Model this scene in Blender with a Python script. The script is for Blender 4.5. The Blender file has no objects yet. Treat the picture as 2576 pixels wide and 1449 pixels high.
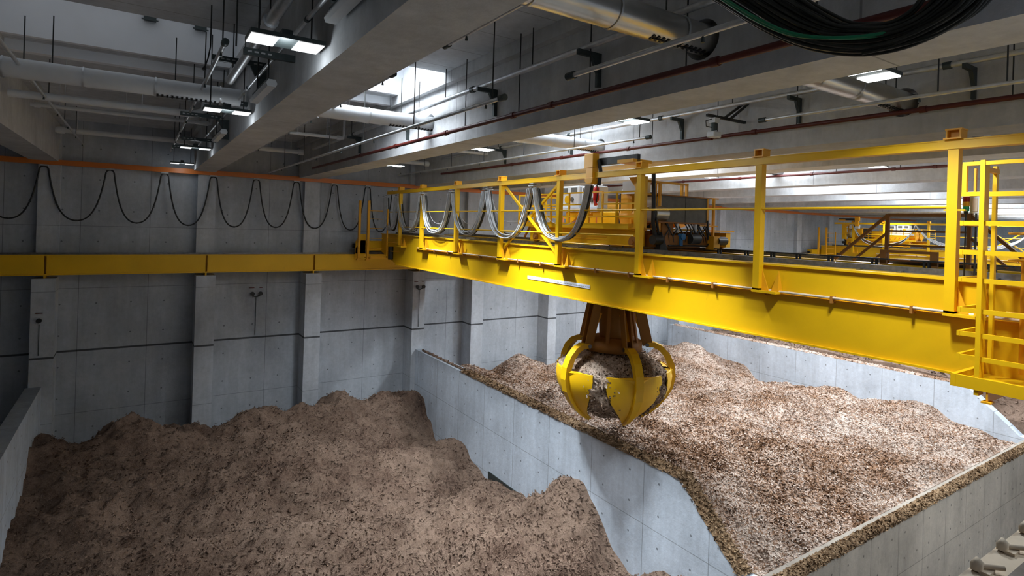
import bpy, math, random
import numpy as np
from mathutils import Vector
random.seed(7); rng = np.random.default_rng(7)
S = bpy.context.scene
COL = S.collection
PI = math.pi

# ------------------------------------------------------------ camera, world, exposure
cd = bpy.data.cameras.new('camera'); cam = bpy.data.objects.new('camera', cd); COL.objects.link(cam)
cd.sensor_width = 36; cd.lens = 36*1434.7/2576; cd.shift_y = -(724.5-568)/2576; cd.clip_start = .02; cd.clip_end = 300
yaw, roll = .5797, .0307
cam.rotation_mode = 'QUATERNION'
F = Vector((math.sin(yaw), math.cos(yaw), 0)); R = Vector((math.cos(yaw), -math.sin(yaw), 0)); U = Vector((0, 0, 1))
R2 = math.cos(roll)*R+math.sin(roll)*U; U2 = -math.sin(roll)*R+math.cos(roll)*U
from mathutils import Matrix
m = Matrix((R2, U2, -F)).transposed(); cam.rotation_quaternion = m.to_quaternion()
S.camera = cam
w = bpy.data.worlds.new('world'); S.world = w; w.use_nodes = True
w.node_tree.nodes['Background'].inputs[0].default_value = (.75, .85, 1, 1)
w.node_tree.nodes['Background'].inputs[1].default_value = .25
S.view_settings.view_transform = 'Standard'; S.view_settings.look = 'None'
S.view_settings.gamma = 1; S.view_settings.exposure = 0.3; S.view_settings.use_curve_mapping = False

def area(name, loc, sx, sy, power, color=(1, 1, 1), rot=(0, 0, 0), spread=PI):
    l = bpy.data.lights.new(name, 'AREA'); l.shape = 'RECTANGLE'; l.size = sx; l.size_y = sy
    l.energy = power; l.color = color; l.spread = spread
    o = bpy.data.objects.new(name, l); o.location = loc; o.rotation_euler = rot; COL.objects.link(o); return o

# daylight coming down the roof wells, one per bay  (x centre, width, power)
BEAMS = [(-8.6, -7.75), (-3.45, -2.6), (1.9, 2.72), (6.2, 7.08), (12.0, 12.95), (15.85, 16.8), (21.6, 22.5), (26.6, 27.5), (31.9, 32.8), (37.1, 38.0), (42.4, 43.3), (47.6, 48.5), (52.8, 53.7), (58.0, 58.9), (63.3, 64.2), (68.5, 69.4)]
CZ = 3.6; BZ = 1.92; WY0, WY1 = 12.35, 15.3
WELLP = [0, 7, 300, 230, 330, 440, 480, 520, 560, 600, 900, 900, 900, 900, 900]
for i in range(len(BEAMS)-1):
    x0, x1 = BEAMS[i][1], BEAMS[i+1][0]
    if WELLP[i] > 0:
        area('roof_well_daylight', ((x0+x1)/2, (WY0+WY1)/2, 4.66), (x1-x0-.5)*(.8 if i == 2 else 1), WY1-WY0-.3, WELLP[i], (.86, .93, 1), (0, math.radians(-24 if i == 2 else 0), 0), math.radians(125 if i == 2 else 180))
# lamps in the LED fixtures (x, y, watts)
LEDZ = 2.12
LEDS = [(1.43, 7.3, .9), (1.43, 12.75, .9), (1.43, 20.4, .7), (1.43, 26.9, .6),
        (7.9, -1.1, 150), (7.9, 3.7, 170), (7.9, 8.1, 200), (7.9, 13.9, 380), (7.9, 20.4, 260),  # first one is an added unseen fixture that brightens the near runway
        (18.4, 2.6, 270), (18.4, 8.4, 400), (18.4, 14.4, 420), (18.4, 21.0, 340),
        (23.3, 3.5, 420), (28.3, 8.4, 330), (28.3, 14.4, 330), (28.3, 21.0, 330), (38.6, 8.4, 420), (38.6, 14.4, 420), (38.6, 21.0, 380),
        (49.2, 8.4, 200), (49.2, 14.4, 170), (49.2, 21.0, 130), (59.6, 14.4, 400)]
for x, y, p in LEDS:
    mid = 5 < x < 12
    for sx_ in (-.26, .26): area('led_lamp', (x+sx_, y, LEDZ-.03), .28, .38, p/2, (.86, .94, 1), (0, math.radians(-3 if mid and y > 5 else 0), 0),
         math.radians((140 if y < 5 else 72 if y < 10 else 86 if y < 19 else 104) if mid else 150))
    # added fill light under each fixture, lifting beams, pipes and slab
    pl = bpy.data.lights.new('led_fill_light', 'POINT'); pl.shadow_soft_size = .12; pl.color = (.86, .94, 1)
    pl.energy = {1.43: 8, 7.9: 60, 49.2: 30}.get(x, 90)*(.6 if y > 19 else .06 if y < 5 else .35 if y < 10 else 1)*(3 if x < 5 and y < 10 else 1)
    po = bpy.data.objects.new('led_fill_light', pl); po.location = (x, y, LEDZ-.17); COL.objects.link(po)

# ------------------------------------------------------------ materials
MATS = {}
class NT:
    def __init__(s, name):
        s.m = bpy.data.materials.new(name); s.m.use_nodes = True; s.t = s.m.node_tree
        s.b = s.t.nodes['Principled BSDF']; s.N = s.t.nodes; s.L = s.t.links
        s.pos = None
    def n(s, typ, **kw):
        nd = s.N.new(typ)
        for k, v in kw.items(): setattr(nd, k, v)
        return nd
    def xyz(s):
        if s.pos is None:
            g = s.n('ShaderNodeNewGeometry'); sp = s.n('ShaderNodeSeparateXYZ'); s.L.new(g.outputs['Position'], sp.inputs[0]); s.pos = (g, sp)
        return s.pos
    def math(s, op, a, b=None, c=None):
        nd = s.n('ShaderNodeMath', operation=op)
        for i, v in enumerate((a, b, c)):
            if v is None: continue
            if isinstance(v, (int, float)): nd.inputs[i].default_value = v
            else: s.L.new(v, nd.inputs[i])
        return nd.outputs[0]
    def noise(s, scale, detail=4, rough=.6, vec=None, sc=(1, 1, 1)):
        g, sp = s.xyz(); nd = s.n('ShaderNodeTexNoise'); nd.inputs['Scale'].default_value = scale
        nd.inputs['Detail'].default_value = detail; nd.inputs['Roughness'].default_value = rough
        mp = s.n('ShaderNodeMapping'); mp.inputs['Scale'].default_value = sc
        s.L.new(vec or g.outputs['Position'], mp.inputs[0]); s.L.new(mp.outputs[0], nd.inputs['Vector'])
        return nd.outputs['Fac']
    def ramp(s, fac, stops):
        nd = s.n('ShaderNodeValToRGB'); e = nd.color_ramp.elements
        while len(e) < len(stops): e.new(.5)
        for el, (p, c) in zip(e, stops): el.position = p; el.color = (*c, 1)
        s.L.new(fac, nd.inputs[0]); return nd.outputs[0]
    def mul(s, col, fac):   # colour * value
        nd = s.n('ShaderNodeVectorMath', operation='MULTIPLY'); s.L.new(col, nd.inputs[0])
        c = s.n('ShaderNodeCombineXYZ')
        for i in range(3): s.L.new(fac, c.inputs[i])
        s.L.new(c.outputs[0], nd.inputs[1]); return nd.outputs[0]
    def bump(s, h, strength=.3, dist=.05):
        nd = s.n('ShaderNodeBump'); nd.inputs['Strength'].default_value = strength; nd.inputs['Distance'].default_value = dist
        s.L.new(h, nd.inputs['Height']); s.L.new(nd.outputs[0], s.b.inputs['Normal'])

def simple(name, col, rough=.5, metal=0, var=.12, scale=3, bump=0, emit=0):
    t = NT(name)
    f = t.noise(scale, 4)
    c = np.array(col)
    o = t.ramp(f, [(.3, tuple(c*(1-var))), (.7, tuple(np.minimum(c*(1+var), 1)))])
    t.L.new(o, t.b.inputs['Base Color']); t.b.inputs['Roughness'].default_value = rough; t.b.inputs['Metallic'].default_value = metal
    if bump: t.bump(t.noise(scale*8, 3), bump, .01)
    if emit: t.b.inputs['Emission Color'].default_value = (*col, 1); t.b.inputs['Emission Strength'].default_value = emit
    return t.m

def concrete(name, ax, pw, ph, ou=0, ov=0, tone=(.40, .41, .42), groove=None, vert=True, warm=0, holes=True):
    """board-marked concrete: ax = the horizontal world axis the panels run along ('x' or 'y'), 'z' is up; 'f' = x/y flat"""
    t = NT(name); g, sp = t.xyz()
    a = sp.outputs[0] if ax in ('x', 'f') else sp.outputs[1]
    b = sp.outputs[1] if ax == 'f' else sp.outputs[2]
    big = t.noise(.35, 5, .65)
    fine = t.noise(6, 6, .7)
    streak = t.noise(1.0, 5, .7, sc=(2.2, 2.2, .28) if ax != 'f' else (1, .4, 1))
    tn = np.array(tone)
    col = t.ramp(big, [(.25, tuple(tn*.72)), (.5, tuple(tn)), (.75, tuple(tn*1.22))])
    k = t.math('MULTIPLY_ADD', fine, .45, .77)
    k2 = t.math('MULTIPLY_ADD', streak, .6, .7)
    col = t.mul(t.mul(col, k), k2)
    def line(c, period, off, wd, depth):
        fr = t.math('FRACT', t.math('DIVIDE', t.math('ADD', c, 100*period-off), period))
        d = t.math('MULTIPLY', t.math('ABSOLUTE', t.math('SUBTRACT', fr, .5)), period)
        d = t.math('SUBTRACT', period/2, d)
        return t.math('SUBTRACT', 1.0, t.math('MULTIPLY', t.math('LESS_THAN', d, wd), depth))
    f = t.math('MULTIPLY', line(a, pw, ou, .012, .45), line(b, ph, ov, .012, .4))
    if holes:
        def cell(c, period, off):
            fr = t.math('FRACT', t.math('DIVIDE', t.math('ADD', c, 100*period-off), period))
            return t.math('MULTIPLY', t.math('SUBTRACT', fr, .5), period)
        ca, cb = cell(a, pw/2, ou), cell(b, ph/2, ov)
        dd = t.math('SQRT', t.math('ADD', t.math('MULTIPLY', ca, ca), t.math('MULTIPLY', cb, cb)))
        f = t.math('MULTIPLY', f, t.math('SUBTRACT', 1.0, t.math('MULTIPLY', t.math('LESS_THAN', dd, .032), .6)))
    if groove is not None:
        gd = t.math('ABSOLUTE', t.math('SUBTRACT', sp.outputs[2], groove))
        f = t.math('MULTIPLY', f, t.math('SUBTRACT', 1.0, t.math('MULTIPLY', t.math('LESS_THAN', gd, .04), .8)))
    col = t.mul(col, f)
    t.L.new(col, t.b.inputs['Base Color']); t.b.inputs['Roughness'].default_value = .85
    t.bump(t.noise(9, 5, .7), .25, .03)
    return t.m

def chips(name, light, dark, mid, scale=9):
    t = NT(name); g, sp = t.xyz()
    isl = g.outputs['Random Per Island']
    n1 = t.noise(scale, 6, .8); n2 = t.noise(.5, 4, .6); n3 = t.noise(scale*3.2, 4, .8)
    mixv = t.math('ADD', t.math('MULTIPLY', n1, .35), t.math('ADD', t.math('MULTIPLY', n3, .35), t.math('MULTIPLY', isl, .32)))
    patch = t.noise(1.3, 5, .7); big = t.noise(.3, 3, .6)
    mixv = t.math('ADD', mixv, t.math('MULTIPLY_ADD', big, .5, -.25))
    mixv = t.math('ADD', mixv, t.math('MULTIPLY_ADD', patch, .34, -.17))
    col = t.ramp(mixv, [(.36, dark), (.47, mid), (.62, light), (.8, tuple(min(1, c*1.35) for c in light))])
    col = t.mul(col, t.math('MULTIPLY_ADD', n2, .7, .65))
    t.L.new(col, t.b.inputs['Base Color']); t.b.inputs['Roughness'].default_value = .95
    t.b.inputs['Specular IOR Level'].default_value = .15
    t.bump(t.math('ADD', n1, n3), .9, .06)
    return t.m

YEL = (.80, .46, .003)
def yellowmat(name, col, rough=.42):
    t = NT(name)
    n1 = t.noise(.8, 5, .6); n2 = t.noise(5, 5, .75, sc=(1, 1, .35))
    c = np.array(col)
    o = t.ramp(n1, [(.3, tuple(c*.93)), (.7, tuple(np.minimum(c*1.05, 1)))])
    d = t.ramp(n2, [(.66, (0, 0, 0)), (.8, (1, 1, 1))])
    mx = t.n('ShaderNodeMix', data_type='RGBA'); t.L.new(t.math('MULTIPLY', d, .35), mx.inputs[0]); t.L.new(o, mx.inputs[6]); mx.inputs[7].default_value = (.35, .16, .04, 1)
    t.L.new(mx.outputs[2], t.b.inputs['Base Color']); t.b.inputs['Roughness'].default_value = rough
    return t.m
M = dict(
    wallx=concrete('concrete_wall_back', 'x', 2.3, 2.45, .4, -5.42, (.41, .44, .48), groove=-5.42),
    pil=concrete('concrete_pilaster', 'x', 40, 2.45, 20, -5.42, (.47, .50, .54), groove=-5.42, holes=False),
    wally=concrete('concrete_divider', 'y', 2.2, 1.75, .2, -6.46, (.54, .60, .68)),
    front=concrete('concrete_front', 'x', 1.6, 1.5, .7, -8.1, (.47, .41, .34)),
    ceil=concrete('concrete_ceiling', 'f', 50, 1.28, 25, .3, (.60, .63, .66), holes=False),
    beam=concrete('concrete_beam', 'y', 9, 50, 3, 25, (.50, .51, .52), holes=False),
    white=simple('white_well_paint', (.85, .87, .9), .7, 0, .04, 1),
    floor=simple('pit_floor', (.2, .19, .18), .9),
    yel=yellowmat('yellow_paint', YEL), yel2=yellowmat('golden_paint', (.80, .38, .01)),
    orange=yellowmat('orange_paint', (.62, .17, .02)),
    brown=yellowmat('brown_primer', (.32, .13, .02), .6),
    galv=simple('galvanised_steel', (.62, .64, .66), .42, .75, .15, 6),
    duct=simple('duct_steel', (.62, .61, .58), .3, .95, .08, 2),
    wpipe=simple('white_pipe', (.66, .68, .7), .5, 0, .06, 3),
    dark=simple('dark_steel', (.035, .036, .035), .5, .3, .3, 5),
    iron=simple('rail_steel', (.20, .20, .21), .35, .8, .3, 9),
    black=simple('black_rubber', (.012, .012, .012), .5, 0, .3, 5),
    grey=simple('grey_cable', (.42, .43, .44), .5, 0, .2, 5),
    white2=simple('white_enclosure', (.70, .74, .78), .5, 0, .05, 5),
    greybox=simple('grey_enclosure', (.13, .13, .12), .6, 0, .2, 5),
    red=simple('red_pipe', (.09, .012, .008), .45, 0, .15, 5),
    redp=simple('red_gloss', (.62, .02, .015), .3, 0, .1, 5),
    green=simple('green_cable', (.01, .22, .09), .4, 0, .2, 5),
    olive=simple('dark_cable', (.022, .022, .016), .42, 0, .5, 14),
    bronze=yellowmat('worn_arm_paint', (.34, .15, .02), .55),
    blue=simple('blue_paint', (.02, .16, .4), .4), lamp_r=simple('lamp_red', (.35, .01, .01), .3), lamp_y=simple('lamp_amber', (.9, .5, .02), .3), lamp_g=simple('lamp_green', (.02, .45, .25), .3),
    tray=simple('tray_steel', (.06, .075, .075), .5, .5, .2, 6),
    led=simple('led_panel', (1, 1, 1), .5, 0, 0, 1, 0, 9), led2=simple('led_panel_dim', (1, 1, 1), .5, 0, 0, 1, 0, .7),
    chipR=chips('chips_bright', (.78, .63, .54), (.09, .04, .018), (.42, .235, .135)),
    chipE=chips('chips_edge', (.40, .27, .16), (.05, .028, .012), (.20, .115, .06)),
    chipL=chips('chips_dimmed', (.31, .215, .16), (.06, .034, .024), (.185, .12, .088), 7),  # brown chips; dimness of the left pit is put into this colour
    chipG=chips('chips_in_grab', (.66, .52, .42), (.045, .025, .015), (.30, .19, .12), 10),
    clip=simple('clip_paint', (.70, .57, .42), .6), sticker=simple('pale_sticker', (.72, .74, .80), .5),
)

# ------------------------------------------------------------ mesh builder
class MB:
    def __init__(s): s.v = []; s.f = []; s.sm = []
    def add(s, vs, fs, sm=False):
        o = len(s.v); s.v += [tuple(p) for p in vs]; s.f += [tuple(i+o for i in f) for f in fs]; s.sm += [sm]*len(fs); return s
    def box(s, x0, x1, y0, y1, z0, z1):
        j = (len(s.f) % 7)*.0006; x0 -= j; x1 += j; y0 -= j*.9; y1 += j*.9; z0 -= j*.8; z1 += j*.8
        return s.add([(x, y, z) for z in (z0, z1) for y in (y0, y1) for x in (x0, x1)],
                     [(0, 2, 3, 1), (4, 5, 7, 6), (0, 1, 5, 4), (2, 6, 7, 3), (0, 4, 6, 2), (1, 3, 7, 5)])
    def bar(s, a, b, w, h, up=(0, 0, 1)):
        a = Vector(a); b = Vector(b); d = (b-a).normalized(); up = Vector(up)
        if abs(d.dot(up)) > .98: up = Vector((1, 0, 0))
        sd = d.cross(up).normalized(); u = sd.cross(d)
        vs = [p+sd*i*w/2+u*j*h/2 for p in (a, b) for j in (-1, 1) for i in (-1, 1)]
        return s.add(vs, [(0, 1, 3, 2), (4, 6, 7, 5), (0, 4, 5, 1), (2, 3, 7, 6), (0, 2, 6, 4), (1, 5, 7, 3)])
    def tube(s, pts, r, n=8, cap=True):
        pts = [Vector(p) for p in pts]; rs = r if hasattr(r, '__len__') else [r]*len(pts)
        vs = []; prev = None
        for i, p in enumerate(pts):
            d = (pts[min(i+1, len(pts)-1)]-pts[max(i-1, 0)]).normalized()
            if prev is None:
                ref = Vector((0, 0, 1)) if abs(d.z) < .9 else Vector((1, 0, 0)); sd = d.cross(ref).normalized()
            else: sd = (prev-d*prev.dot(d)).normalized()
            prev = sd; u = sd.cross(d)
            for k in range(n):
                an = 2*PI*k/n; vs.append(p+(sd*math.cos(an)+u*math.sin(an))*rs[i])
        fs = [(i*n+k, i*n+(k+1) % n, (i+1)*n+(k+1) % n, (i+1)*n+k) for i in range(len(pts)-1) for k in range(n)]
        s.add(vs, fs, True)
        if cap: s.add(vs[:n], [tuple(range(n))[::-1]]); s.add(vs[-n:], [tuple(range(n))])
        return s
    def cyl(s, a, b, r, n=16): return s.tube([a, b], r, n)
    def prism(s, poly, axis, t0, t1):
        """poly: list of 2D points in the other two axes (cyclic order y,z / x,z / x,y)"""
        def mk(p, t):
            return {'x': (t, p[0], p[1]), 'y': (p[0], t, p[1]), 'z': (p[0], p[1], t)}[axis]
        n = len(poly); vs = [mk(p, t0) for p in poly]+[mk(p, t1) for p in poly]
        return s.add(vs, [tuple(range(n))[::-1], tuple(range(n, 2*n))]+[(i, (i+1) % n, n+(i+1) % n, n+i) for i in range(n)])
    def grid(s, P, sm=True, close=False):
        """P: array (a,b,3)"""
        a, b = len(P), len(P[0]); vs = [tuple(P[i][j]) for i in range(a) for j in range(b)]
        return s.add(vs, [(i*b+j, i*b+j+1, (i+1)*b+j+1, (i+1)*b+j) for i in range(a-1) for j in range(b-1)], sm)
    def build(s, name, mat, parent=None, bevel=0, fix=False):
        if parent is not None: o0 = wloc(parent)
        else:
            A = np.array(s.v); o0 = Vector((float(A[:, 0].min()+A[:, 0].max())/2, float(A[:, 1].min()+A[:, 1].max())/2, float(A[:, 2].min())))
        me = bpy.data.meshes.new(name)
        me.from_pydata([(p[0]-o0.x, p[1]-o0.y, p[2]-o0.z) for p in s.v], [], s.f)
        me.polygons.foreach_set('use_smooth', s.sm)
        me.materials.append(mat if not isinstance(mat, str) else M[mat])
        if fix:
            import bmesh
            bm = bmesh.new(); bm.from_mesh(me); bmesh.ops.remove_doubles(bm, verts=bm.verts, dist=1e-5); bmesh.ops.recalc_face_normals(bm, faces=bm.faces); bm.to_mesh(me); bm.free()
        ob = bpy.data.objects.new(name, me); COL.objects.link(ob)
        if parent is not None: ob.parent = parent
        else: ob.location = o0
        if bevel:
            b = ob.modifiers.new('bevel', 'BEVEL'); b.width = bevel; b.segments = 1; b.limit_method = 'ANGLE'
        return ob
def wloc(o):
    v = Vector((0, 0, 0))
    while o is not None: v += o.location; o = o.parent
    return v
def tag(o, label=None, cat=None, group=None, kind=None):
    if label: o['label'] = label
    if cat: o['category'] = cat
    if group: o['group'] = group
    if kind: o['kind'] = kind
    return o
def empty(name, loc, label=None, cat=None, group=None):
    o = bpy.data.objects.new(name, None); o.location = loc; o.empty_display_size = .2; COL.objects.link(o); return tag(o, label, cat, group)
def kids(o): return [c for c in bpy.data.objects if c.parent == o]
def copy_tree(o, parent=None):
    c = o.copy(); COL.objects.link(c); c.parent = parent
    for k in kids(o): copy_tree(k, c)
    return c
def struct(name, mb, mat, label, cat='wall', fix=False):
    return tag(mb.build(name, mat, None, fix=fix), label, cat, None, 'structure')

# ------------------------------------------------------------ room shell
XL, XR = -13.0, 74.0
struct('wall_back', MB().box(XL, XR, 28, 28.5, -14, 6), 'wallx', 'long grey concrete wall behind the yellow runway beam')
struct('wall_near', MB().box(XL, XR, -2.5, -2.0, -14, -1.8).box(XL, -2, -2.5, -2.0, -1.8, 6), 'wallx', 'concrete wall behind the viewer, left open above to let in fill light')  # the gap on top is made up, admitting soft world light
struct('wall_left', MB().box(XL-.5, XL, -2.5, 28.5, -14, 6), 'wally', 'dark concrete end wall at the far left')
struct('wall_right', MB().box(XR, XR+.5, -2.5, 28.5, -14, 6), 'wally', 'concrete end wall at the far right of the hall')
struct('floor', MB().box(XL, XR, -2.5, 28.5, -14.3, -14), 'floor', 'floor of the storage pits', 'floor')
# pilasters
PX = [(-8.5, -7.8), (-3.22, -2.52), (2.06, 2.78), (6.47, 7.18), (11.76, 12.43), (15.2, 15.93), (20.4, 21.02), (26.6, 27.3), (31.9, 32.6), (37.1, 37.8), (42.4, 43.1), (47.6, 48.3), (52.8, 53.5), (58, 58.7)]
ords = ['farthest left', 'second from left', 'third from left', 'fourth from left', 'fifth from left, where the middle divider meets the wall', 'sixth from left', 'seventh from left, beside the grab', 'eighth from left', 'ninth from left', 'tenth from left', 'eleventh from left', 'twelfth from left', 'thirteenth from left', 'fourteenth from left']
for i, (a, b) in enumerate(PX):
    mb = MB().box(a, b, 26.97, 28, -14, -2.48).box(a+.02, b-.02, 27.72, 28, -2.48, CZ)
    struct('trim_%d' % (i+1), mb, 'pil', 'concrete pilaster on the long back wall, '+ords[i], 'pilaster')
# ceiling slab with roof wells
mb = MB()
mb.box(XL, XR, -2.5, WY0, CZ, CZ+.3); mb.box(XL, XR, WY1+.15, 28.2, CZ, CZ+.3)
struct('ceiling', mb, 'ceil', 'grey precast concrete ceiling slabs between the roof beams', 'ceiling')
mb = MB()
mb.box(XL, XR, WY0-.15, WY0, CZ+.3, 4.75).box(XL, XR, WY1, WY1+.14, CZ, 4.75)
for a, b in BEAMS: mb.box(a-.02, b+.02, WY0, WY1, CZ+.0, 4.75)
mb.box(XL, XR, WY0-.15, WY1+.15, 4.75, 4.85)
struct('window_1', mb, 'white', 'white painted shafts of the roof lights across the bays', 'skylight')
# cross strip just behind each well
mb = MB().box(XL, XR, WY1+.5, WY1+.72, CZ-.22, CZ)
struct('trim_40', mb, 'white', 'pale lintel strip running across the ceiling behind the roof lights', 'lintel')
for i, (a, b) in enumerate(BEAMS):
    mb = MB()
    # circular duct holes are cut for the beams near the camera: web built as polygon ring around two holes
    prof_y0, prof_y1 = -2.3, 27.7
    holes = [(5.0, 2.55, .27), (13.45, 2.55, .25)]
    def side(x, flip):
        # tessellate the web side: strips between hole columns
        ys = [prof_y0]
        for hy, hz, hr in holes: ys += [hy-.6, hy+.6]
        ys.append(prof_y1)
        for k in range(0, len(ys)-1):
            y0, y1 = ys[k], ys[k+1]
            if k % 2 == 0: mb.add([(x, y0, BZ), (x, y1, BZ), (x, y1, CZ), (x, y0, CZ)], [(0, 1, 2, 3)])
            else:
                hy, hz, hr = holes[k//2]; n = 32; inner = []; outer = []
                for q in range(n):
                    an = 2*PI*q/n; c_, s_ = math.cos(an), math.sin(an)
                    inner.append((x, hy+hr*c_, hz+hr*s_))
                    tx = .6/abs(c_) if abs(c_) > 1e-6 else 1e9
                    tz = ((CZ-hz) if s_ > 0 else (hz-BZ))/abs(s_) if abs(s_) > 1e-6 else 1e9
                    tt = min(tx, tz); outer.append((x, hy+tt*c_, hz+tt*s_))
                mb.add(inner+outer, [(q, (q+1) % n, n+(q+1) % n, n+q) for q in range(n)])
                for cy_ in (y0, y1):
                    for cz_ in (BZ, CZ):
                        # corner triangles
                        near = sorted(range(n), key=lambda q: (outer[q][1]-cy_)**2+(outer[q][2]-cz_)**2)[:2]
                        mb.add([(x, cy_, cz_), outer[near[0]], outer[near[1]]], [(0, 1, 2)])
    side(a, False); side(b, True)
    for hy, hz, hr in holes:
        n = 32
        P = [[(x, hy+hr*math.cos(2*PI*q/n), hz+hr*math.sin(2*PI*q/n)) for q in range(n+1)] for x in (a, b)]
        mb.grid(P)
    for z in (BZ, CZ): mb.add([(a, prof_y0, z), (b, prof_y0, z), (b, prof_y1, z), (a, prof_y1, z)], [(0, 1, 2, 3)])
    for y in (prof_y0, prof_y1): mb.add([(a, y, BZ), (b, y, BZ), (b, y, CZ), (a, y, CZ)], [(0, 1, 2, 3)])
    # haunch under the slab
    mb.box(a-.16, a-.001, -2.3, 27.7, CZ-.26, CZ-.001).box(b+.001, b+.16, -2.3, 27.7, CZ-.26, CZ-.001)
    nm = ['first', 'second', 'third', 'fourth', 'fifth', 'sixth', 'seventh', 'eighth', 'ninth', 'tenth', 'eleventh', 'twelfth', 'thirteenth', 'fourteenth', 'fifteenth', 'sixteenth'][i]
    struct('trim_%d' % (20+i), mb, 'beam', 'deep concrete roof beam running to the back wall, %s from the left end of the hall' % nm, 'roof beam')

# pit divider walls with sloped front end
DT = -6.46; FT = -8.1
def divider(name, x0, x1, label):
    struct(name, MB().prism([(26.97, -14), (26.97, DT), (10.0, DT), (8.12, FT), (7.4, FT), (7.4, -14)], 'x', x0, x1), 'wally', label)
divider('wall_divider_left', -3.3, -2.84, 'dark concrete pit divider at the far left')
divider('wall_divider_middle', 12.0, 12.45, 'pale concrete pit divider with a sloping front end, in the middle')
divider('wall_divider_right', 30.82, 31.27, 'pale concrete pit divider behind the bright chip pile')
mb = MB().box(XL, 12.0, 7.4, 7.9, -14, FT).box(12.45, 30.82, 7.4, 7.9, -14, FT).box(31.27, 60, 7.4, 7.9, -14, FT)
struct('wall_front', mb, 'front', 'low concrete front wall of the pits, lower right')
# recess plate low on the middle divider
tag(MB().box(11.97, 12.0, 16.13, 19.48, -10.4, -9.86).build('access_plate', 'tray'), 'grey steel plate set low in the middle divider, half buried in chips', 'wall plate')

# ------------------------------------------------------------ chip piles
def vnoise(X, Y, seed, scale):
    r = np.random.default_rng(seed); G = r.random((64, 64))
    x = X/scale+50; y = Y/scale+50
    xi = np.floor(x).astype(int); yi = np.floor(y).astype(int); fx = x-xi; fy = y-yi
    fx = fx*fx*(3-2*fx); fy = fy*fy*(3-2*fy)
    g = lambda a, b: G[a % 64, b % 64]
    return (g(xi, yi)*(1-fx)*(1-fy)+g(xi+1, yi)*fx*(1-fy)+g(xi, yi+1)*(1-fx)*fy+g(xi+1, yi+1)*fx*fy)-.5
def fbm(X, Y, seed, scale, octv=4, gain=.55):
    o = 0; a = 1
    for k in range(octv): o = o+a*vnoise(X, Y, seed+k, scale); scale /= 2; a *= gain
    return o
def surf(pts, X, Y, sig):
    P = np.array([p[:3] for p in pts], float); num = 0; den = 1e-9
    for p in P:
        d2 = (X-p[0])**2+(Y-p[1])**2; wg = 1/(d2+.15)**1.6*np.exp(-d2/(2*(sig*4)**2)); num = num+wg*p[2]; den = den+wg
    return num/den
def flakes(X, Y, Z, n, smin, smax, xr, yr, hfun, dens=None):
    """small flat chips lying on the surface as thin quads"""
    xs = rng.uniform(*xr, n*3); ys = rng.uniform(*yr, n*3)
    dist = np.hypot(xs, ys); keep = rng.random(n*3) < np.clip((11/dist)**1.1, 0, 1); xs = xs[keep][:n]; ys = ys[keep][:n]; n = len(xs)
    zs = hfun(xs, ys)+rng.uniform(0, .03, n)
    az = rng.uniform(0, 2*PI, n); tl = rng.normal(0, .45, n); tl2 = rng.normal(0, .4, n)
    L = rng.uniform(smin, smax, n); W = L*rng.uniform(.25, .6, n)
    d1 = np.stack([np.cos(az)*np.cos(tl), np.sin(az)*np.cos(tl), np.sin(tl)], 1)*L[:, None]/2
    d2 = np.stack([-np.sin(az)*np.cos(tl2), np.cos(az)*np.cos(tl2), np.sin(tl2)], 1)*W[:, None]/2
    c = np.stack([xs, ys, zs+.012], 1)
    V = np.stack([c-d1-d2, c+d1-d2*.6, c+d1*.9+d2, c-d1+d2*.8], 1).reshape(-1, 3)
    return V
def pile(name, hf, xr, yr, step, nfl, mat, label, smin=.05, smax=.13):
    xs = np.arange(xr[0], xr[1]+1e-6, step); xs[-1] = xr[1]; ys = np.arange(yr[0], yr[1]+1e-6, step); ys[-1] = yr[1]
    X, Y = np.meshgrid(xs, ys, indexing='ij'); Z = hf(X, Y)
    a, b = X.shape; V = np.stack([X, Y, Z], 2).reshape(-1, 3)
    i, j = np.meshgrid(np.arange(a-1), np.arange(b-1), indexing='ij'); k = (i*b+j).ravel()
    Fq = np.stack([k, k+b, k+b+1, k+1], 1)
    # skirt so that the pile is solid down to the floor
    sk = []
    per = [i_*b for i_ in range(a)]+[(a-1)*b+j_ for j_ in range(1, b)]+[i_*b+b-1 for i_ in range(a-2, -1, -1)]+[j_ for j_ in range(b-2, 0, -1)]
    VB = V[per].copy(); VB[:, 2] = -14; base = len(V); V = np.vstack([V, VB]); n = len(per)
    SK = np.array([(per[q], per[(q+1) % n], base+(q+1) % n, base+q) for q in range(n)])
    Fq = np.vstack([Fq, SK]); 
    FV = flakes(X, Y, Z, nfl, smin, smax, (xr[0]+.05, xr[1]-.05), (yr[0]+.05, yr[1]-.05), hf)
    base = len(V); V = np.vstack([V, FV]); Fq = np.vstack([Fq, np.arange(len(FV)).reshape(-1, 4)+base])
    o0 = np.array([(xr[0]+xr[1])/2, (yr[0]+yr[1])/2, -14]); V = V-o0
    me = bpy.data.meshes.new(name); me.vertices.add(len(V)); me.vertices.foreach_set('co', V.astype(np.float32).ravel())
    me.loops.add(Fq.size); me.loops.foreach_set('vertex_index', Fq.astype(np.int32).ravel())
    me.polygons.add(len(Fq)); me.polygons.foreach_set('loop_start', np.arange(0, Fq.size, 4, dtype=np.int32)); me.polygons.foreach_set('loop_total', np.full(len(Fq), 4, dtype=np.int32))
    sm = np.zeros(len(Fq), bool); sm[:(a-1)*(b-1)] = True; me.polygons.foreach_set('use_smooth', sm)
    me.update(calc_edges=True); me.validate(); me.materials.append(M[mat])
    ob = bpy.data.objects.new(name, me); ob.location = o0; COL.objects.link(ob)
    return tag(ob, label, 'wood chips', None, 'stuff')
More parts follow.
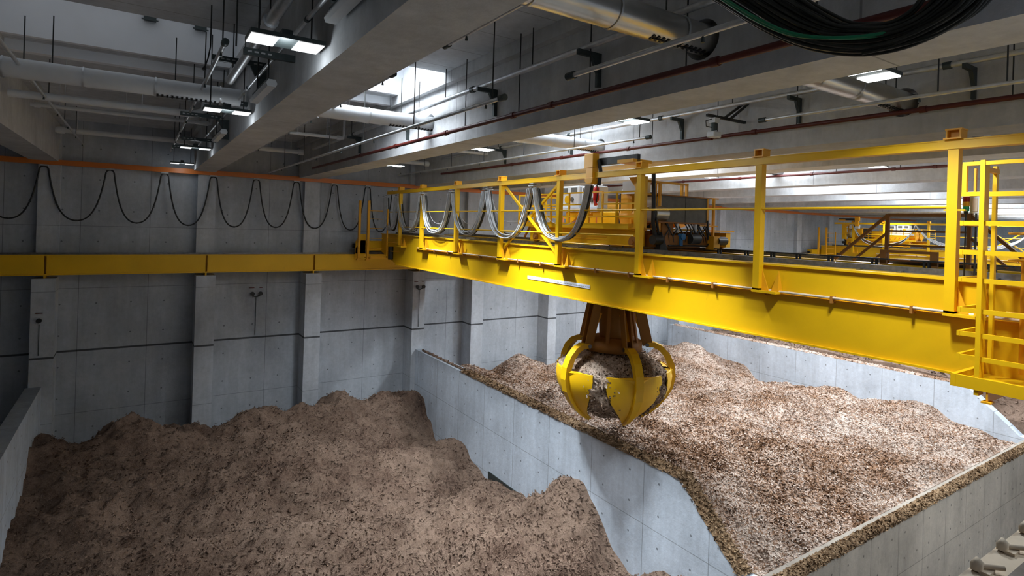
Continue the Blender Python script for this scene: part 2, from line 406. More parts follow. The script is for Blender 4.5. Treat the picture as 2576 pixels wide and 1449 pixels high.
RP = [(12.45, 26.5, -8.2), (12.45, 23, -6.75), (12.45, 20, -6.45), (12.45, 17, -6.4), (12.45, 14, -6.4), (12.45, 11.5, -6.42), (12.45, 10, -6.6), (12.45, 9, -7.5), (12.45, 8.2, -8.1),
      (13, 8, -8.1), (16, 8, -8.05), (20, 8, -8.05), (25, 8, -8.05), (29.5, 8, -8.2),
      (30.8, 26.5, -7.9), (30.8, 24.3, -7.7), (30.8, 21.6, -7.9), (30.8, 19.4, -8.8), (30.8, 17.4, -8.45), (30.8, 15.5, -7.95), (30.8, 14.7, -8.3), (30.8, 13, -8.1), (30.8, 11.7, -7.65), (30.8, 9.9, -8.2), (30.8, 8.4, -8.5),
      (13.6, 26.5, -8.6), (15.8, 26.5, -8.2), (17.5, 25.6, -7.3), (18.8, 26.5, -7.75), (19.9, 26.5, -8.4), (23, 26.5, -8.4), (27, 26.5, -8.3), (29, 23.9, -7.15),
      (14.4, 18.5, -7.0), (14.7, 14.3, -6.9), (17.5, 14, -7.5), (20, 13, -7.3), (17.5, 10.8, -7.15), (15, 10.5, -7.3), (15.5, 9, -7.75), (19, 9.3, -7.75), (22, 10, -7.7), (25, 12, -7.35), (27.5, 9.6, -7.6), (22.5, 12.6, -7.9),
      (20, 17, -7.9), (17, 21, -7.8), (23, 20, -8.3), (26.5, 18, -8.3), (24, 15.7, -7.25), (28, 14.5, -7.5), (27.5, 20.5, -8.0), (20.5, 21.5, -8.2)]
def hR(X, Y):
    z = surf(RP, X, Y, 2.0)+fbm(X, Y, 3, 2.6, 3)*.6+fbm(X, Y, 11, .8, 3)*.22
    edge = np.minimum(1, (np.minimum(X-12.45, 30.82-X))/.8+.12)
    z0 = surf(RP, X, Y, 2.0)
    z = z0+(z-z0)*np.clip(edge, 0, 1)
    lim = FT+.02+np.clip((Y-7.9), 0, 9)*.9
    z = np.where(Y < 8.7, np.minimum(z, lim), z)
    return z
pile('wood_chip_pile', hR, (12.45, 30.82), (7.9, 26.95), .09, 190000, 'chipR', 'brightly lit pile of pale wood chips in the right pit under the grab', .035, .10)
LP = [(12, 26.5, -8.5), (12, 25.9, -8.55), (12, 25.3, -9.6), (12, 24.2, -10.3), (12, 21.85, -9.45), (12, 20.4, -9.97), (12, 19.75, -10.28), (12, 18.4, -9.99), (12, 16.1, -10.07), (12, 15.5, -9.8), (12, 15.3, -9.1), (11.7, 14.6, -7.85), (11.8, 13.8, -7.85), (12, 13.1, -8.4), (12, 12.8, -9.1), (12, 12.3, -9.67), (12, 11.6, -9.9), (12, 10.1, -9.1), (12, 9.5, -8.77), (12, 8.5, -10),
      (-2.8, 25.5, -7.9), (0, 25.5, -7.7), (2, 25.5, -8.25), (4.3, 25.5, -7.75), (5.9, 25.5, -8.05), (8.1, 25.5, -7.85), (9.7, 25.5, -7.9), (11.3, 25.7, -8.2),
      (-2.8, 26.9, -9.3), (0, 26.9, -9.2), (3, 26.9, -9.4), (6, 26.9, -9.3), (9, 26.9, -9.2),
      (-2.8, 22, -9.0), (0, 22.5, -8.8), (3, 22, -8.9), (6, 22.5, -8.8), (8.6, 23, -9.2), (10.5, 23, -9.4),
      (-2.5, 19, -9.7), (0, 19, -9.6), (3.5, 19, -9.7), (7, 19.5, -9.7), (9.5, 19.5, -9.8), (0, 15.5, -10.3), (4, 16, -10), (8, 16, -9.9), (10.5, 16, -9.6), (9.8, 14, -9.3), (10.6, 12.2, -9.2), (8, 12, -10.2), (3, 11, -10.6), (-2, 11, -10.8), (5, 8, -11)]
def hL(X, Y):
    z0 = surf(LP, X, Y, 1.6)
    n = fbm(X, Y*1.6, 23, 2.4, 4)*.5+np.abs(fbm(X*.8, Y*1.8, 31, 1.3, 4))*-.8+.18+fbm(X, Y*1.5, 40, .45, 3)*.16-np.abs(fbm(X*.9, Y*2.2, 77, .6, 3))*.38+.06
    e = np.clip((12-X)/.9+.1, 0, 1)
    cut = -.45/(1+np.exp(-(X-8.15)/.05))*np.exp(-((Y-24.6)/1.9)**2)*(1/(1+np.exp((X-9.6)/.5)))
    return z0+n*e+cut
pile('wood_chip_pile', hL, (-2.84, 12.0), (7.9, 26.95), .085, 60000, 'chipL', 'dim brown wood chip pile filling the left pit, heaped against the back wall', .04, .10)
TP = [(31.3, 26, -7.6), (31.3, 21, -6.9), (31.3, 19.5, -6.42), (31.3, 15, -6.35), (31.3, 10, -6.35), (33.5, 20, -6.2), (33, 15, -5.75), (33, 10, -5.8), (36, 24, -7.5), (38, 15, -6), (44, 12, -6), (44, 22, -7), (31.3, 8.6, -7.6), (38, 8.3, -7.6)]
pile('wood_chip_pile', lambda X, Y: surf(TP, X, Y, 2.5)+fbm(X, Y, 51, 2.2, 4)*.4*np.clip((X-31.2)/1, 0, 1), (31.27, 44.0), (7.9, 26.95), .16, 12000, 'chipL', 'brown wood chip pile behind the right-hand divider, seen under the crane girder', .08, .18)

def crust(name, path, wid, hgt, n, mat, label, seg=.12, over=0.0):
    """ridge of loose chips lying along a wall top"""
    P = []; pts = []
    for (a, b) in zip(path[:-1], path[1:]):
        a = Vector(a); b = Vector(b); k = max(2, int((b-a).length/seg))
        for q in range(k): pts.append(a.lerp(b, q/k))
    pts.append(Vector(path[-1])); d = (pts[-1]-pts[0]); 
    hd = Vector((d.x, d.y, 0)).normalized(); sd = Vector((-hd.y, hd.x, 0))
    for i, p in enumerate(pts):
        row = []
        for j in range(9):
            t = j/8*2-1; e = (1-t*t)**.6
            nz = random.uniform(.45, 1.15)*hgt*e; row.append(p+sd*(t*wid/2*(1+random.uniform(-.08, .08))+over)+Vector((0, 0, nz if e > .01 else -.02)))
        P.append(row)
    mb = MB().grid(P, False)
    for i in range(n):
        q = pts[min(len(pts)-1, int(random.random()*len(pts)))]; t = random.uniform(-1, 1)
        c = q+hd*random.uniform(-.06, .06)+sd*(t*wid/2*1.05+over)+Vector((0, 0, hgt*.8*(1-t*t)+.01))
        L = random.uniform(.04, .11); az = random.uniform(0, 2*PI); tl = random.gauss(0, .6)
        u = Vector((math.cos(az)*math.cos(tl), math.sin(az)*math.cos(tl), math.sin(tl)))*L/2; v = Vector((-math.sin(az), math.cos(az), random.uniform(-.5, .5)))*L*.2
        mb.add([c-u-v, c+u-v, c+u+v, c-u+v], [(0, 1, 2, 3)])
    return tag(mb.build(name, mat), label, 'wood chips', None, 'stuff')
crust('chip_crust', [(12.22, 26.5, DT), (12.24, 22, DT)], .2, .05, 250, 'chipL', 'thin trail of chips along the back end of the middle divider top')
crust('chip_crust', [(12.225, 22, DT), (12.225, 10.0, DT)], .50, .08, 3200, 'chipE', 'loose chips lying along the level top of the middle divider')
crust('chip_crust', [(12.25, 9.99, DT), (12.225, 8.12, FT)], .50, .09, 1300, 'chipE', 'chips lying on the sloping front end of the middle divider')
crust('chip_crust', [(31.05, 26.5, DT), (31.05, 10.0, DT)], .40, .09, 1500, 'chipR', 'chips lying along the top of the right-hand divider')
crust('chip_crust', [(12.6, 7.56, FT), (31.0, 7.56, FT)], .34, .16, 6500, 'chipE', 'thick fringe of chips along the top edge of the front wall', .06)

# ------------------------------------------------------------ runway beams with rail
def runway(y0, y1, label, xs, near):
    wm = 'clip' if near else 'yel'
    r = empty('runway_beam', ((XL+60)/2, (y0+y1)/2, -2.42), label, 'crane runway')
    yc = (y0+y1)/2
    mb = MB().box(XL, 60, y0, y1, -1.64, -1.60).box(XL, 60, y0, y1, -2.36, -2.32)
    sgn = 1 if y0 > 10 else -1
    mb.box(XL, 60, yc-.02, yc+.02, -2.32, -1.64)
    mb.build('beam_web', wm, r)
    face = y0+.035 if y0 > 10 else y1-.035
    cur = XL
    for i, x in enumerate(xs+[60]):
        MB().box(cur+.02, x-.02, min(face, yc)-0, max(face, yc), -2.32, -1.64).build('web_panel', 'yel', r)
        cur = x+.03
    for x in xs: MB().box(x-.03, x+.03, y0+.06, y1-.06, -2.48, -2.36).build('bearing_block', 'yel', r)
    MB().box(XL, 60, yc-.03, yc+.03, -1.60, -1.53).box(XL, 60, yc-.06, yc+.06, -1.60, -1.585).build('crane_rail', 'iron', r)
    return r
runway(27.02, 27.6, 'yellow crane runway beam carried on the back wall pilasters', [a+.36 for a, b in PX], False)
nr = runway(.48, 1.08, 'crane runway beam crossing the lower right corner in front of the viewer', [4.0, 9.0], True)
for k in range(16):
    x = 2.76+k*.335
    c = MB().tube([(x-.02, 1.045, -1.59), (x-.01, 1.045, -1.565), (x, 1.04, -1.55), (x+.012, 1.03, -1.56)], [.022, .028, .024, .012], 10).cyl((x, 1.04, -1.567), (x+.075, .965, -1.565), .013, 10).box(x-.03, x+.04, .99, 1.03, -1.6, -1.578)
    c.build('rail_clip', 'clip', nr)
MB().box(XL, 60, .80, .92, -1.6, -1.54).build('wide_rail_head', 'iron', nr)
MB().box(XL, 60, .93, 1.06, -1.6, -1.592).build('bearing_strip', 'clip', nr)

# ------------------------------------------------------------ bridge crane
GX = 10.0; GT = -.60; GM = -1.1; GB = -1.93
def crane(ox, label, main=True):
    RH = 0 if main else -.75
    """crane whose near girder face is at x=ox"""
    r = empty('bridge_crane', (ox+2, 13.5, -1.53), label, 'bridge crane')
    def T(mb): return mb
    X = lambda v: v-GX+ox
    def girder(x0, x1, name):
        prof = [(26.9, -1.45), (26.9, GT), (.9, GT), (.9, -1.45), (1.6, GB), (25.0, GB)]
        g = MB().prism(prof, 'x', X(x0), X(x1)).build(name, 'yel', r)
        MB().box(X(x0-.06), X(x1+.06), .8, 26.9, GT, GT+.035).build('top_flange', 'yel', g)
        MB().box(X(x0-.06), X(x1+.06), 1.6, 25.0, GB-.03, GB).build('bottom_flange', 'yel', g)
        MB().box(X((x0+x1)/2-.04), X((x0+x1)/2+.04), 1.0, 26.2, GT+.035, GT+.13).box(X((x0+x1)/2-.08), X((x0+x1)/2+.08), 1.0, 26.2, GT+.035, GT+.05).build('trolley_rail', 'iron', g)
        return g
    g1 = girder(10.0, 10.95, 'near_girder'); g2 = girder(13.45, 14.4, 'far_girder')
    # ledge and conduit along the near girder
    lg = MB().box(X(9.93), X(10.0), 1.8, 22.6, GM-.03, GM+.0).build('ledge', 'yel2', g1)
    MB().tube([(X(9.90), 2.6, GM+.04), (X(9.90), 22.4, GM+.04)], .022, 8).tube([(X(9.95), 2.6, GM+.035), (X(9.95), 22.4, GM+.035)], .016, 6).build('conduit', 'clip', g1)
    if main:
        for k in range(16):
            y = 3.9+k*1.2; MB().box(X(9.87), X(10), y, y+.04, GM-.05, GM+.065).build('conduit_clip', 'brown', g1)
        for k in range(34):
            y = 3.0+k*.62; MB().box(X(10.28), X(10.40), y, y+.07, GT+.035, GT+.06).build('rail_clip', 'iron', g1)
    # end carriages
    for yy in (.75, 27.3):
        c = MB().box(X(8.9), X(15.4), yy-.22, yy+.22, -1.42, -.95).build('end_carriage', 'yel', r, .02)
        for xw in (9.35, 14.9):
            MB().cyl((X(xw), yy-.08, -1.34), (X(xw), yy+.08, -1.34), .19, 20).build('wheel', 'iron', c)
        for xb in (8.78, 15.5): MB().tube([(X(xb-.1), yy, -1.2), (X(xb+.1), yy, -1.2)], .1, 12).build('buffer', 'black', c)
    MB().prism([(8.72, -1.55), (8.72, -1.0), (8.95, -.62), (9.2, -.62), (9.2, -1.55)], 'y', 26.9, 27.0).build('wheel_guard', 'yel', r) if main else None
    # festoon posts
    ys = [3.4, 6.47, 9.55, 12.62, 15.68, 18.76, 21.84, 24.2] if main else [4.5, 9.6, 14.7, 19.8, 24.5]
    for i, y in enumerate(ys):
        hw = .065 if main else .09
        p = MB().box(X(9.76), X(9.9), y-hw, y+hw, GM+.0, 1.33+RH).build('festoon_post', 'yel', r)
        MB().box(X(9.76), X(10.0), y-hw, y+.36+0*hw if False else y+hw, GM-.0, GM+.07).box(X(9.74), X(10.0), y-.42, y+hw, GM-.0, GM+.035).build('foot_bracket', 'yel', p)
        q = MB()
        for yy, s_ in ((y-hw, -1), (y-.40, 1)):
            q.prism([(yy, GM+.04), (yy, GM+.42), (yy+s_*.14, GM+.04)], 'x', X(9.86), X(9.88))
            q.add([(X(9.88), yy, GM+.04), (X(10.0), yy, GM+.04), (X(9.88), yy, GM+.42)], [(0, 1, 2)])
        q.build('gusset', 'yel2', p)
    fr = MB().box(X(9.75), X(9.91), 1.2, 25.7, 1.415+RH, 1.435+RH).box(X(9.75), X(9.91), 1.2, 25.7, 1.30+RH, 1.32+RH).box(X(9.76), X(9.775), 1.2, 25.7, 1.32+RH, 1.415+RH).build('festoon_rail', 'yel', r)
    for y in ys:
        b = MB().box(X(9.70), X(9.98), y-.11, y+.11, 1.436+RH, 1.455+RH).box(X(9.74), X(9.96), y-.09, y-.075, 1.455+RH, 1.57+RH).box(X(9.74), X(9.96), y+.075, y+.09, 1.455+RH, 1.57+RH).box(X(9.74), X(9.96), y-.1, y+.1, 1.57+RH, 1.59+RH).box(X(9.84), X(9.86), y-.085, y+.085, 1.455+RH, 1.57+RH)
        b.build('rail_bracket', 'yel2', fr)
    if main:
        MB().tube([(X(9.80), 3.36, .465), (X(9.80), 25.5, .465)], .022, 8).box(X(9.77), X(9.83), 3.25, 3.5, .41, .43).build('upper_guard_wire', 'yel', r)
        MB().tube([(X(9.80), 9.7, -.15), (X(9.80), 24.4, -.2)], .022, 8).build('lower_guard_wire', 'yel', r)
        MB().bar((X(9.86), 15.55, 1.28), (X(9.86), 12.75, -.72), .07, .06, (1, 0, 0)).build('brace', 'yel', r)
        MB().bar((X(9.92), 12.7, 1.28), (X(9.92), 15.6, -.72), .07, .06, (1, 0, 0)).build('brace', 'yel', r)
    else:
        MB().tube([(X(9.8), 2, .1), (X(9.8), 25, .1)], .03, 6).build('upper_guard_wire', 'yel', r)
        for a_, b_ in ((9.6, 14.7), (4.5, 9.6)):
            MB().bar((X(9.86), a_, .5), (X(9.86), b_, -.72), .07, .06, (1, 0, 0)).bar((X(9.92), b_, .5), (X(9.92), a_, -.72), .07, .06, (1, 0, 0)).build('brace', 'yel', r)
    # left end service ladder / platform  (y about 25.6-26.4)
    lad = empty('end_ladder', (0, 0, 0)); lad.parent = r; lad.location = Vector((X(9.2), 26.0, -1.8))-wloc(r)
    for xx, yy in ((8.72, 26.45), (8.98, 25.95)):
        MB().box(X(xx-.05), X(xx+.05), yy-.06, yy+.06, -1.78, .97).box(X(xx-.09), X(xx+.09), yy-.09, yy+.09, -1.82, -1.76).build('ladder_stile', 'yel2', lad)
    rz = [-1.25, -.78, -.32, .12, .5] if main else [-1.25, -.78, -.32, .12, .5]
    for z in rz: MB().tube([(X(8.98), 25.95, z), (X(9.55), 25.6, z)], .018, 6).build('rung', 'yel2', lad)
    MB().box(X(8.98), X(9.78), 25.55, 25.62, -1.72, -1.60).box(X(8.98), X(9.78), 25.55, 26.4, -1.72, -1.68).build('platform', 'yel2', lad)
    MB().box(X(9.74), X(9.80), 25.55, 25.61, -1.72, .6).build('ladder_stile', 'yel2', lad)
    MB().tube([(X(9.78), 25.6, -.95), (X(10.0), 24.6, -.95)], .018, 6).tube([(X(9.78), 25.6, -1.35), (X(10.0), 24.6, -1.35)], .018, 6).tube([(X(9.78), 25.6, -.75), (X(10.0), 24.8, -.75)], .018, 6).build('side_rail', 'yel2', lad)
    MB().tube([(X(9.9), 25.4, -1.15), (X(9.9), 25.4, -1.75)], .12, 14).build('travel_motor', 'dark', lad)
    return r, X
crA, _ = crane(10.0, 'large yellow bridge crane spanning the pits in the foreground')
g1 = [c for c in kids(crA) if c.name.startswith('near_girder')][0]
# pale sticker with illegible lettering on the girder face
st = MB().prism([(14.3, -1.50), (14.3, -1.60), (11.42, -1.60), (11.42, -1.50)], 'x', 9.985, 10.0)
stk = st.build('lettering_strip', 'sticker', g1); tag(stk, 'pale lettering strip')
mk = MB(); yq = 14.22
while yq > 11.5:
    l_ = random.choice((.03, .05, .08)); mk.box(9.982, 9.986, yq-l_, yq, -1.565, -1.545); yq -= l_+random.choice((.03, .05))
mk.build('faint_marks', 'grey', stk)

# crossover steps and guide rails on the far girder
xo = empty('x', (0, 0, 0)); xo.name = 'crossover_stair'; xo.parent = crA; xo.location = Vector((13.5, 5.2, -.56))-wloc(crA)
for xx in (13.5,):
    for y in (5.85, 4.4): MB().box(xx-.035, xx+.035, y-.035, y+.035, -.56, .50).build('stair_post', 'brown', xo)
    MB().bar((xx, 5.85, .48), (xx, 4.35, .48), .05, .07).bar((xx, 5.85, .14), (xx, 4.4, .14), .03, .04).bar((xx, 5.85, -.16), (xx, 4.4, -.16), .03, .04).build('handrail', 'brown', xo)
    MB().bar((xx, 5.85, .48), (xx, 6.95, -.54), .05, .06).bar((xx, 5.85, .10), (xx, 6.54, -.54), .03, .05).bar((xx, 5.85, -.26), (xx, 6.15, -.54), .03, .04).build('sloping_handrail', 'brown', xo)
    MB().bar((xx, 4.4, .48), (xx, 3.5, -.40), .05, .06).bar((xx, 4.4, .05), (xx, 3.8, -.5), .03, .05).build('sloping_handrail', 'brown', xo)
MB().box(13.46, 14.34, 4.4, 5.85, -.5, -.46).build('landing', 'brown', xo)
gh = MB().box(12.9, 12.95, 5.6, 5.72, -.56, -.28).box(12.9, 12.95, 4.7, 4.82, -.56, -.28).box(12.9, 12.95, 4.7, 5.72, -.31, -.26).build('end_stop', 'brown', crA)
for ya, yb in ((9.75, 8.5), (8.2, 7.2), (6.9, 5.5), (5.1, 3.5), (3.2, 1.6)):
    gb = MB().box(12.76, 12.84, yb, ya, -.46, -.43)
    for q in (.18, .82):
        yy = ya+(yb-ya)*q; gb.box(12.78, 12.82, yy-.03, yy, -.60, -.46).box(12.78, 12.82, yy+.05, yy+.08, -.60, -.46)
    gb.build('cable_guide', 'dark', crA)
MB().box(12.3, 13.45, 1.2, 26.2, -.68, -.60).build('walkway', 'dark', crA)
MB().box(11.0, 11.9, 1.2, 26.2, -.66, -.60).build('walkway', 'dark', crA)

# access cage at the right end of the crane
cg = empty('access_cage', (0, 0, 0)); cg.parent = crA; cg.location = Vector((9.5, 2.4, -1.95))-wloc(crA)
MB().box(9.165, 9.33, 2.84, 2.892, -2.02, 1.045).build('corner_post', 'yel', cg)
MB().box(9.62, 9.69, 2.853, 2.897, -1.62, 1.0).build('cage_post', 'yel', cg)
MB().bar((9.3, 2.87, .93), (9.7, 2.87, .93), .05, .06).build('top_link', 'yel2', cg)
MB().box(9.17, 9.22, 1.6, 3.085, .98, 1.03).box(9.17, 9.22, 2.88, 3.085, .58, .63).box(9.17, 9.22, 3.04, 3.084, .58, 1.0).build('top_frame', 'yel', cg)
MB().box(9.58, 9.62, 3.065, 3.09, .60, .98).build('frame_bar', 'yel2', cg)
for z in (.60, .22, -.165, -.53, -.93, -1.245, -1.55):
    mb = MB().box(9.19, 9.225, 1.6, 3.07, z-.03, z+.03)
    if z < .5: mb.box(9.19, 10.0, 3.07, 3.10, z-.03, z+.03)
    if z == .60: mb = MB().box(9.19, 9.225, 1.6, 2.80, z-.03, z+.03)
    mb.build('guard_rail', 'yel', cg)
MB().box(9.15, 9.2, 1.4, 3.14, -1.95, -1.79).box(9.15, 10.0, 3.09, 3.14, -1.95, -1.79).box(9.2, 10.0, 1.4, 3.09, -1.90, -1.87).build('platform_frame', 'yel', cg)
MB().box(9.16, 10.0, 2.74, 2.76, -2.08, -1.95).box(9.13, 9.27, 2.70, 2.80, -2.09, -2.075).build('bracket', 'yel2', cg)
for z in (.0, -.35, -.7, -1.05, -1.4):
    MB().tube([(9.66, 2.72, z+.1), (9.66, 2.2, z+.1)], .02, 6).build('rung', 'yel2', cg)
MB().box(9.62, 9.70, 2.40, 2.46, -1.62, .35).build('ladder_stile', 'yel2', cg)
MB().box(9.62, 9.70, 2.14, 2.20, -1.62, .35).build('ladder_stile', 'yel2', cg)
MB().box(9.74, 9.96, 2.0, 2.36, -.85, -.45).build('junction_box', 'dark', cg)
MB().cyl((9.8, 2.1, -1.5), (9.8, 2.4, -1.5), .16, 16).build('travel_motor', 'dark', cg)
MB().cyl((9.8, 2.55, -1.75), (9.8, 2.55, -.2), .07, 12).build('drive_shaft', 'yel2', cg)
MB().box(9.76, 9.95, 1.7, 2.5, -.22, -.12).build('cross_member', 'yel', cg)

# signal tower lamp and its box
sl = empty('signal_light', (9.9, 3.22, -.5), 'small stacked red, amber and green signal lamp between the crane posts', 'signal light')
LX, LY = 10.2, 3.375
MB().cyl((LX, LY, -.55), (LX, LY, .40), .010, 8).bar((LX, LY, .2), (LX, LY-.16, .2), .014, .014).build('stem', 'dark', sl)
MB().cyl((LX, LY, .385), (LX, LY, .42), .026, 12).build('base', 'dark', sl)
MB().cyl((LX, LY, .42), (LX, LY, .49), .04, 14).build('green_lens', 'lamp_g', sl)
MB().cyl((LX, LY, .49), (LX, LY, .56), .043, 14).build('amber_lens', 'lamp_y', sl)
MB().cyl((LX, LY, .56), (LX, LY, .63), .043, 14).build('red_lens', 'lamp_r', sl)
eb = empty('control_box', (10.22, 3.28, .4), 'small pale control box with a slotted cover beside the signal lamp', 'control box')
MB().box(10.2, 10.26, 3.20, 3.33, .39, .66).build('housing', 'white2', eb); MB().box(10.185, 10.2, 3.235, 3.295, .42, .61).build('slotted_cover', 'clip', eb)
MB().bar((10.23, 3.26, .39), (10.23, 3.26, -.55), .02, .02).build('stand', 'dark', eb)

# ------------------------------------------------------------ trolley
tr = empty('crane_trolley', (12.3, 12.5, -.47), 'yellow trolley with hoist machinery riding on the foreground crane', 'crane trolley')
sb = MB().box(10.42, 10.60, 10.1, 14.85, -.42, -.02).box(10.36, 10.66, 10.1, 14.85, -.02, .01).box(10.36, 10.66, 10.3, 14.7, -.42, -.40)
sb.build('side_frame', 'yel', tr, .01)
MB().box(13.8, 14.0, 10.1, 14.85, -.42, -.02).build('side_frame', 'yel', tr)
for k in range(3): MB().box(10.405, 10.42, 11.3, 14.0, -.30+k*.07, -.285+k*.07).build('frame_rib', 'yel2', tr)
for y in (10.35, 14.55):
    for x in (10.475, 13.925): MB().cyl((x-.06, y, -.32), (x+.06, y, -.32), .15, 20).cyl((x-.10, y, -.32), (x+.1, y, -.32), .05, 10).build('wheel', 'brown', tr)
MB().box(10.3, 14.1, 10.05, 14.9, .01, .05).build('deck', 'yel2', tr)
MB().box(10.25, 10.3, 10.4, 15.3, .0, .14).box(10.25, 10.6, 10.35, 10.4, .0, .14).build('toe_board', 'yel', tr)
MB().bar((10.45, 14.9, .0), (10.45, 15.2, -.35), .05, .05).build('buffer_strut', 'brown', tr)
# guard rails, near side and ends
def rails(a, b, zs, ps, mat='yel'):
    a = Vector(a); b = Vector(b)
    for z in zs: MB().bar((a.x, a.y, z), (b.x, b.y, z), .035, .04).build('guard_rail', mat, tr)
    for t in ps:
        p = a.lerp(b, t); MB().box(p.x-.022, p.x+.022, p.y-.022, p.y+.022, .05, zs[0]).build('guard_post', mat, tr)
rails((10.28, 15.3, 0), (10.28, 11.9, 0), (.98, .65, .32), (0, .25, .5, .75, 1))
rails((10.28, 11.35, 0), (10.28, 10.15, 0), (.95, .65, .32), (0, .45, 1))
rails((10.28, 11.9, 0), (10.28, 11.35, 0), (.98, .32), (.0, 1.0), 'yel2')
rails((10.28, 15.3, 0), (13.8, 15.3, 0), (.98, .65, .32), (.3, .6, 1))
rails((10.28, 10.12, 0), (10.95, 10.12, 0), (1.22, .90, .55), (0, 1))
# cabinets
for y0, y1, z1, lb in ((13.55, 14.45, 1.30, 'left'), (12.72, 13.45, 1.27, 'right')):
    cb = MB().box(11.3, 11.75, y0, y1, .60, z1).build('electrical_cabinet', 'white2', tr, .03)
    MB().box(11.285, 11.3, y0+.1, y0+.38, z1-.22, z1-.06).box(11.285, 11.3, y1-.34, y1-.1, z1-.22, z1-.06).build('window', 'greybox', cb)
    MB().cyl((11.27, (y0+y1)/2+.1, z1-.42), (11.3, (y0+y1)/2+.1, z1-.42), .12, 20).build('yellow_dial', 'yel', cb)
    MB().cyl((11.26, (y0+y1)/2-.14, z1-.42), (11.3, (y0+y1)/2-.14, z1-.42), .07, 20).build('dial', 'greybox', cb)
MB().box(11.2, 11.8, 12.6, 14.6, .50, .60).build('cabinet_shelf', 'white2', tr)
MB().box(11.3, 12.0, 11.9, 14.2, .05, .50).build('hoist_gearbox', 'yel', tr, .04)
MB().cyl((12.3, 11.2, .45), (12.3, 14.6, .45), .36, 28).build('hoist_drum', 'yel2', tr)
MB().cyl((13.2, 11.2, .45), (13.2, 14.6, .45), .36, 28).build('hoist_drum', 'yel2', tr)
for k in range(7):
    y = 12.1+k*.3; MB().bar((10.75, y, .06), (10.85, y+.12, .34), .04, .06).build('bracket', 'orange', tr)
MB().tube([(10.55, 12.9, .1), (10.52, 12.5, .42), (10.55, 12.1, .36)], .07, 8).build('hose', 'yel2', tr)
MB().cyl((11.0, 10.5, .35), (11.0, 11.2, .35), .26, 22).build('motor', 'yel2', tr)
MB().box(11.0, 11.7, 10.6, 11.5, .05, 1.0).build('drive_housing', 'dark', tr, .03)
MB().box(10.75, 11.05, 10.75, 11.15, .05, .95).build('column', 'yel2', tr)
MB().tube([(10.9, 11.2, 1.0), (10.95, 11.0, 1.12), (11.05, 10.7, 1.0), (11.1, 10.6, .6)], .09, 10).build('air_duct', 'grey', tr)
MB().box(10.6, 10.9, 10.25, 10.95, .92, 1.25).build('window_panel', 'white2', tr)
# silver motor + grey enclosure at the near end
MB().cyl((10.7, 10.0, .42), (11.15, 10.0, .42), .19, 24).build('silver_motor', 'duct', tr)
ge = MB().box(11.02, 12.88, 9.98, 10.5, .22, .88).build('grey_enclosure', 'greybox', tr)
MB().box(10.985, 11.02, 9.98, 10.5, .22, .86).build('side_panel', 'white2', ge)
MB().box(10.98, 12.95, 9.95, 10.55, .88, .91).box(10.9, 12.9, 9.95, 10.5, .19, .22).build('lid_frame', 'brown', ge)
MB().box(11.92, 11.93, 9.975, 9.98, .22, .88).build('door_seam', 'black', ge)
for x0, x1, z1 in ((10.93, 10.99, 1.22), (12.78, 12.84, .9), (13.05, 13.11, .9)):
    MB().box(x0, x1, 9.96, 10.02, -.25, z1).build('guard_post', 'yel2', tr)
MB().box(10.5, 12.0, 9.96, 10.02, 1.19, 1.235).box(11.75, 11.8, 9.96, 10.02, .9, 1.2).box(11.94, 11.99, 9.96, 10.02, .9, 1.2).build('guard_rail', 'yel2', tr)
MB().box(12.9, 13.25, 9.96, 10.0, .89, .92).build('guard_rail', 'yel2', tr); MB().box(12.5, 13.25, 9.96, 10.0, .14, .17).build('guard_rail', 'yel2', tr)
# machinery under the enclosure
MB().box(10.7, 12.95, 9.9, 10.3, -.42, -.12).build('cross_beam', 'brown', tr)
MB().box(11.1, 11.5, 10.0, 10.4, -.12, .2).build('gear_casing', 'brown', tr)
random.seed(5)
for k in range(16):
    x = 11.2+random.random()*1.55; x2 = x+random.uniform(-.25, .25)
    MB().tube([(x, 10.0, .22), (x+.06, 9.93, .05), (x2, 9.9, -.15), (x2+.05, 9.92, -.34)], .018, 6).build('hydraulic_hose', 'black', tr)
MB().cyl((11.7, 9.82, -.15), (11.7, 9.95, -.15), .085, 18).box(11.62, 11.70, 9.85, 9.9, -.38, -.12).build('blue_pump', 'blue', tr)
MB().cyl((11.95, 9.85, -.2), (12.3, 9.85, -.2), .13, 16).build('valve_block', 'dark', tr)
for x in (11.65, 12.35): MB().cyl((x, 10.0, -.05), (x, 10.0, .2), .05, 12).build('filter', 'white2', tr)
MB().tube([(11.2, 9.88, -.38), (12.7, 9.88, -.38), (12.78, 9.88, -.3), (12.7, 9.88, .3)], .022, 8).build('pipe_run', 'dark', tr)
for x0, x1 in ((10.52, 10.80), (12.95, 13.32)): MB().cyl((x0, 9.78, -.24), (x1, 9.78, -.24), .115, 24).build('travel_motor', 'black', tr, .015)
MB().box(12.75, 13.0, 9.7, 9.95, -.48, -.12).build('motor_mount', 'yel2', tr)
MB().prism([(10.82, -.05), (11.05, -.5), (10.75, -.5)], 'y', 9.75, 9.95).build('motor_mount', 'dark', tr)
MB().tube([(10.62, 9.9, 1.4), (10.6, 9.85, .6), (10.62, 9.88, .2), (10.7, 9.85, -.2)], .05, 8).tube([(10.66, 9.9, .5), (10.7, 9.82, .2), (10.8, 9.84, -.1)], .03, 6).build('cable_bundle', 'black', tr)
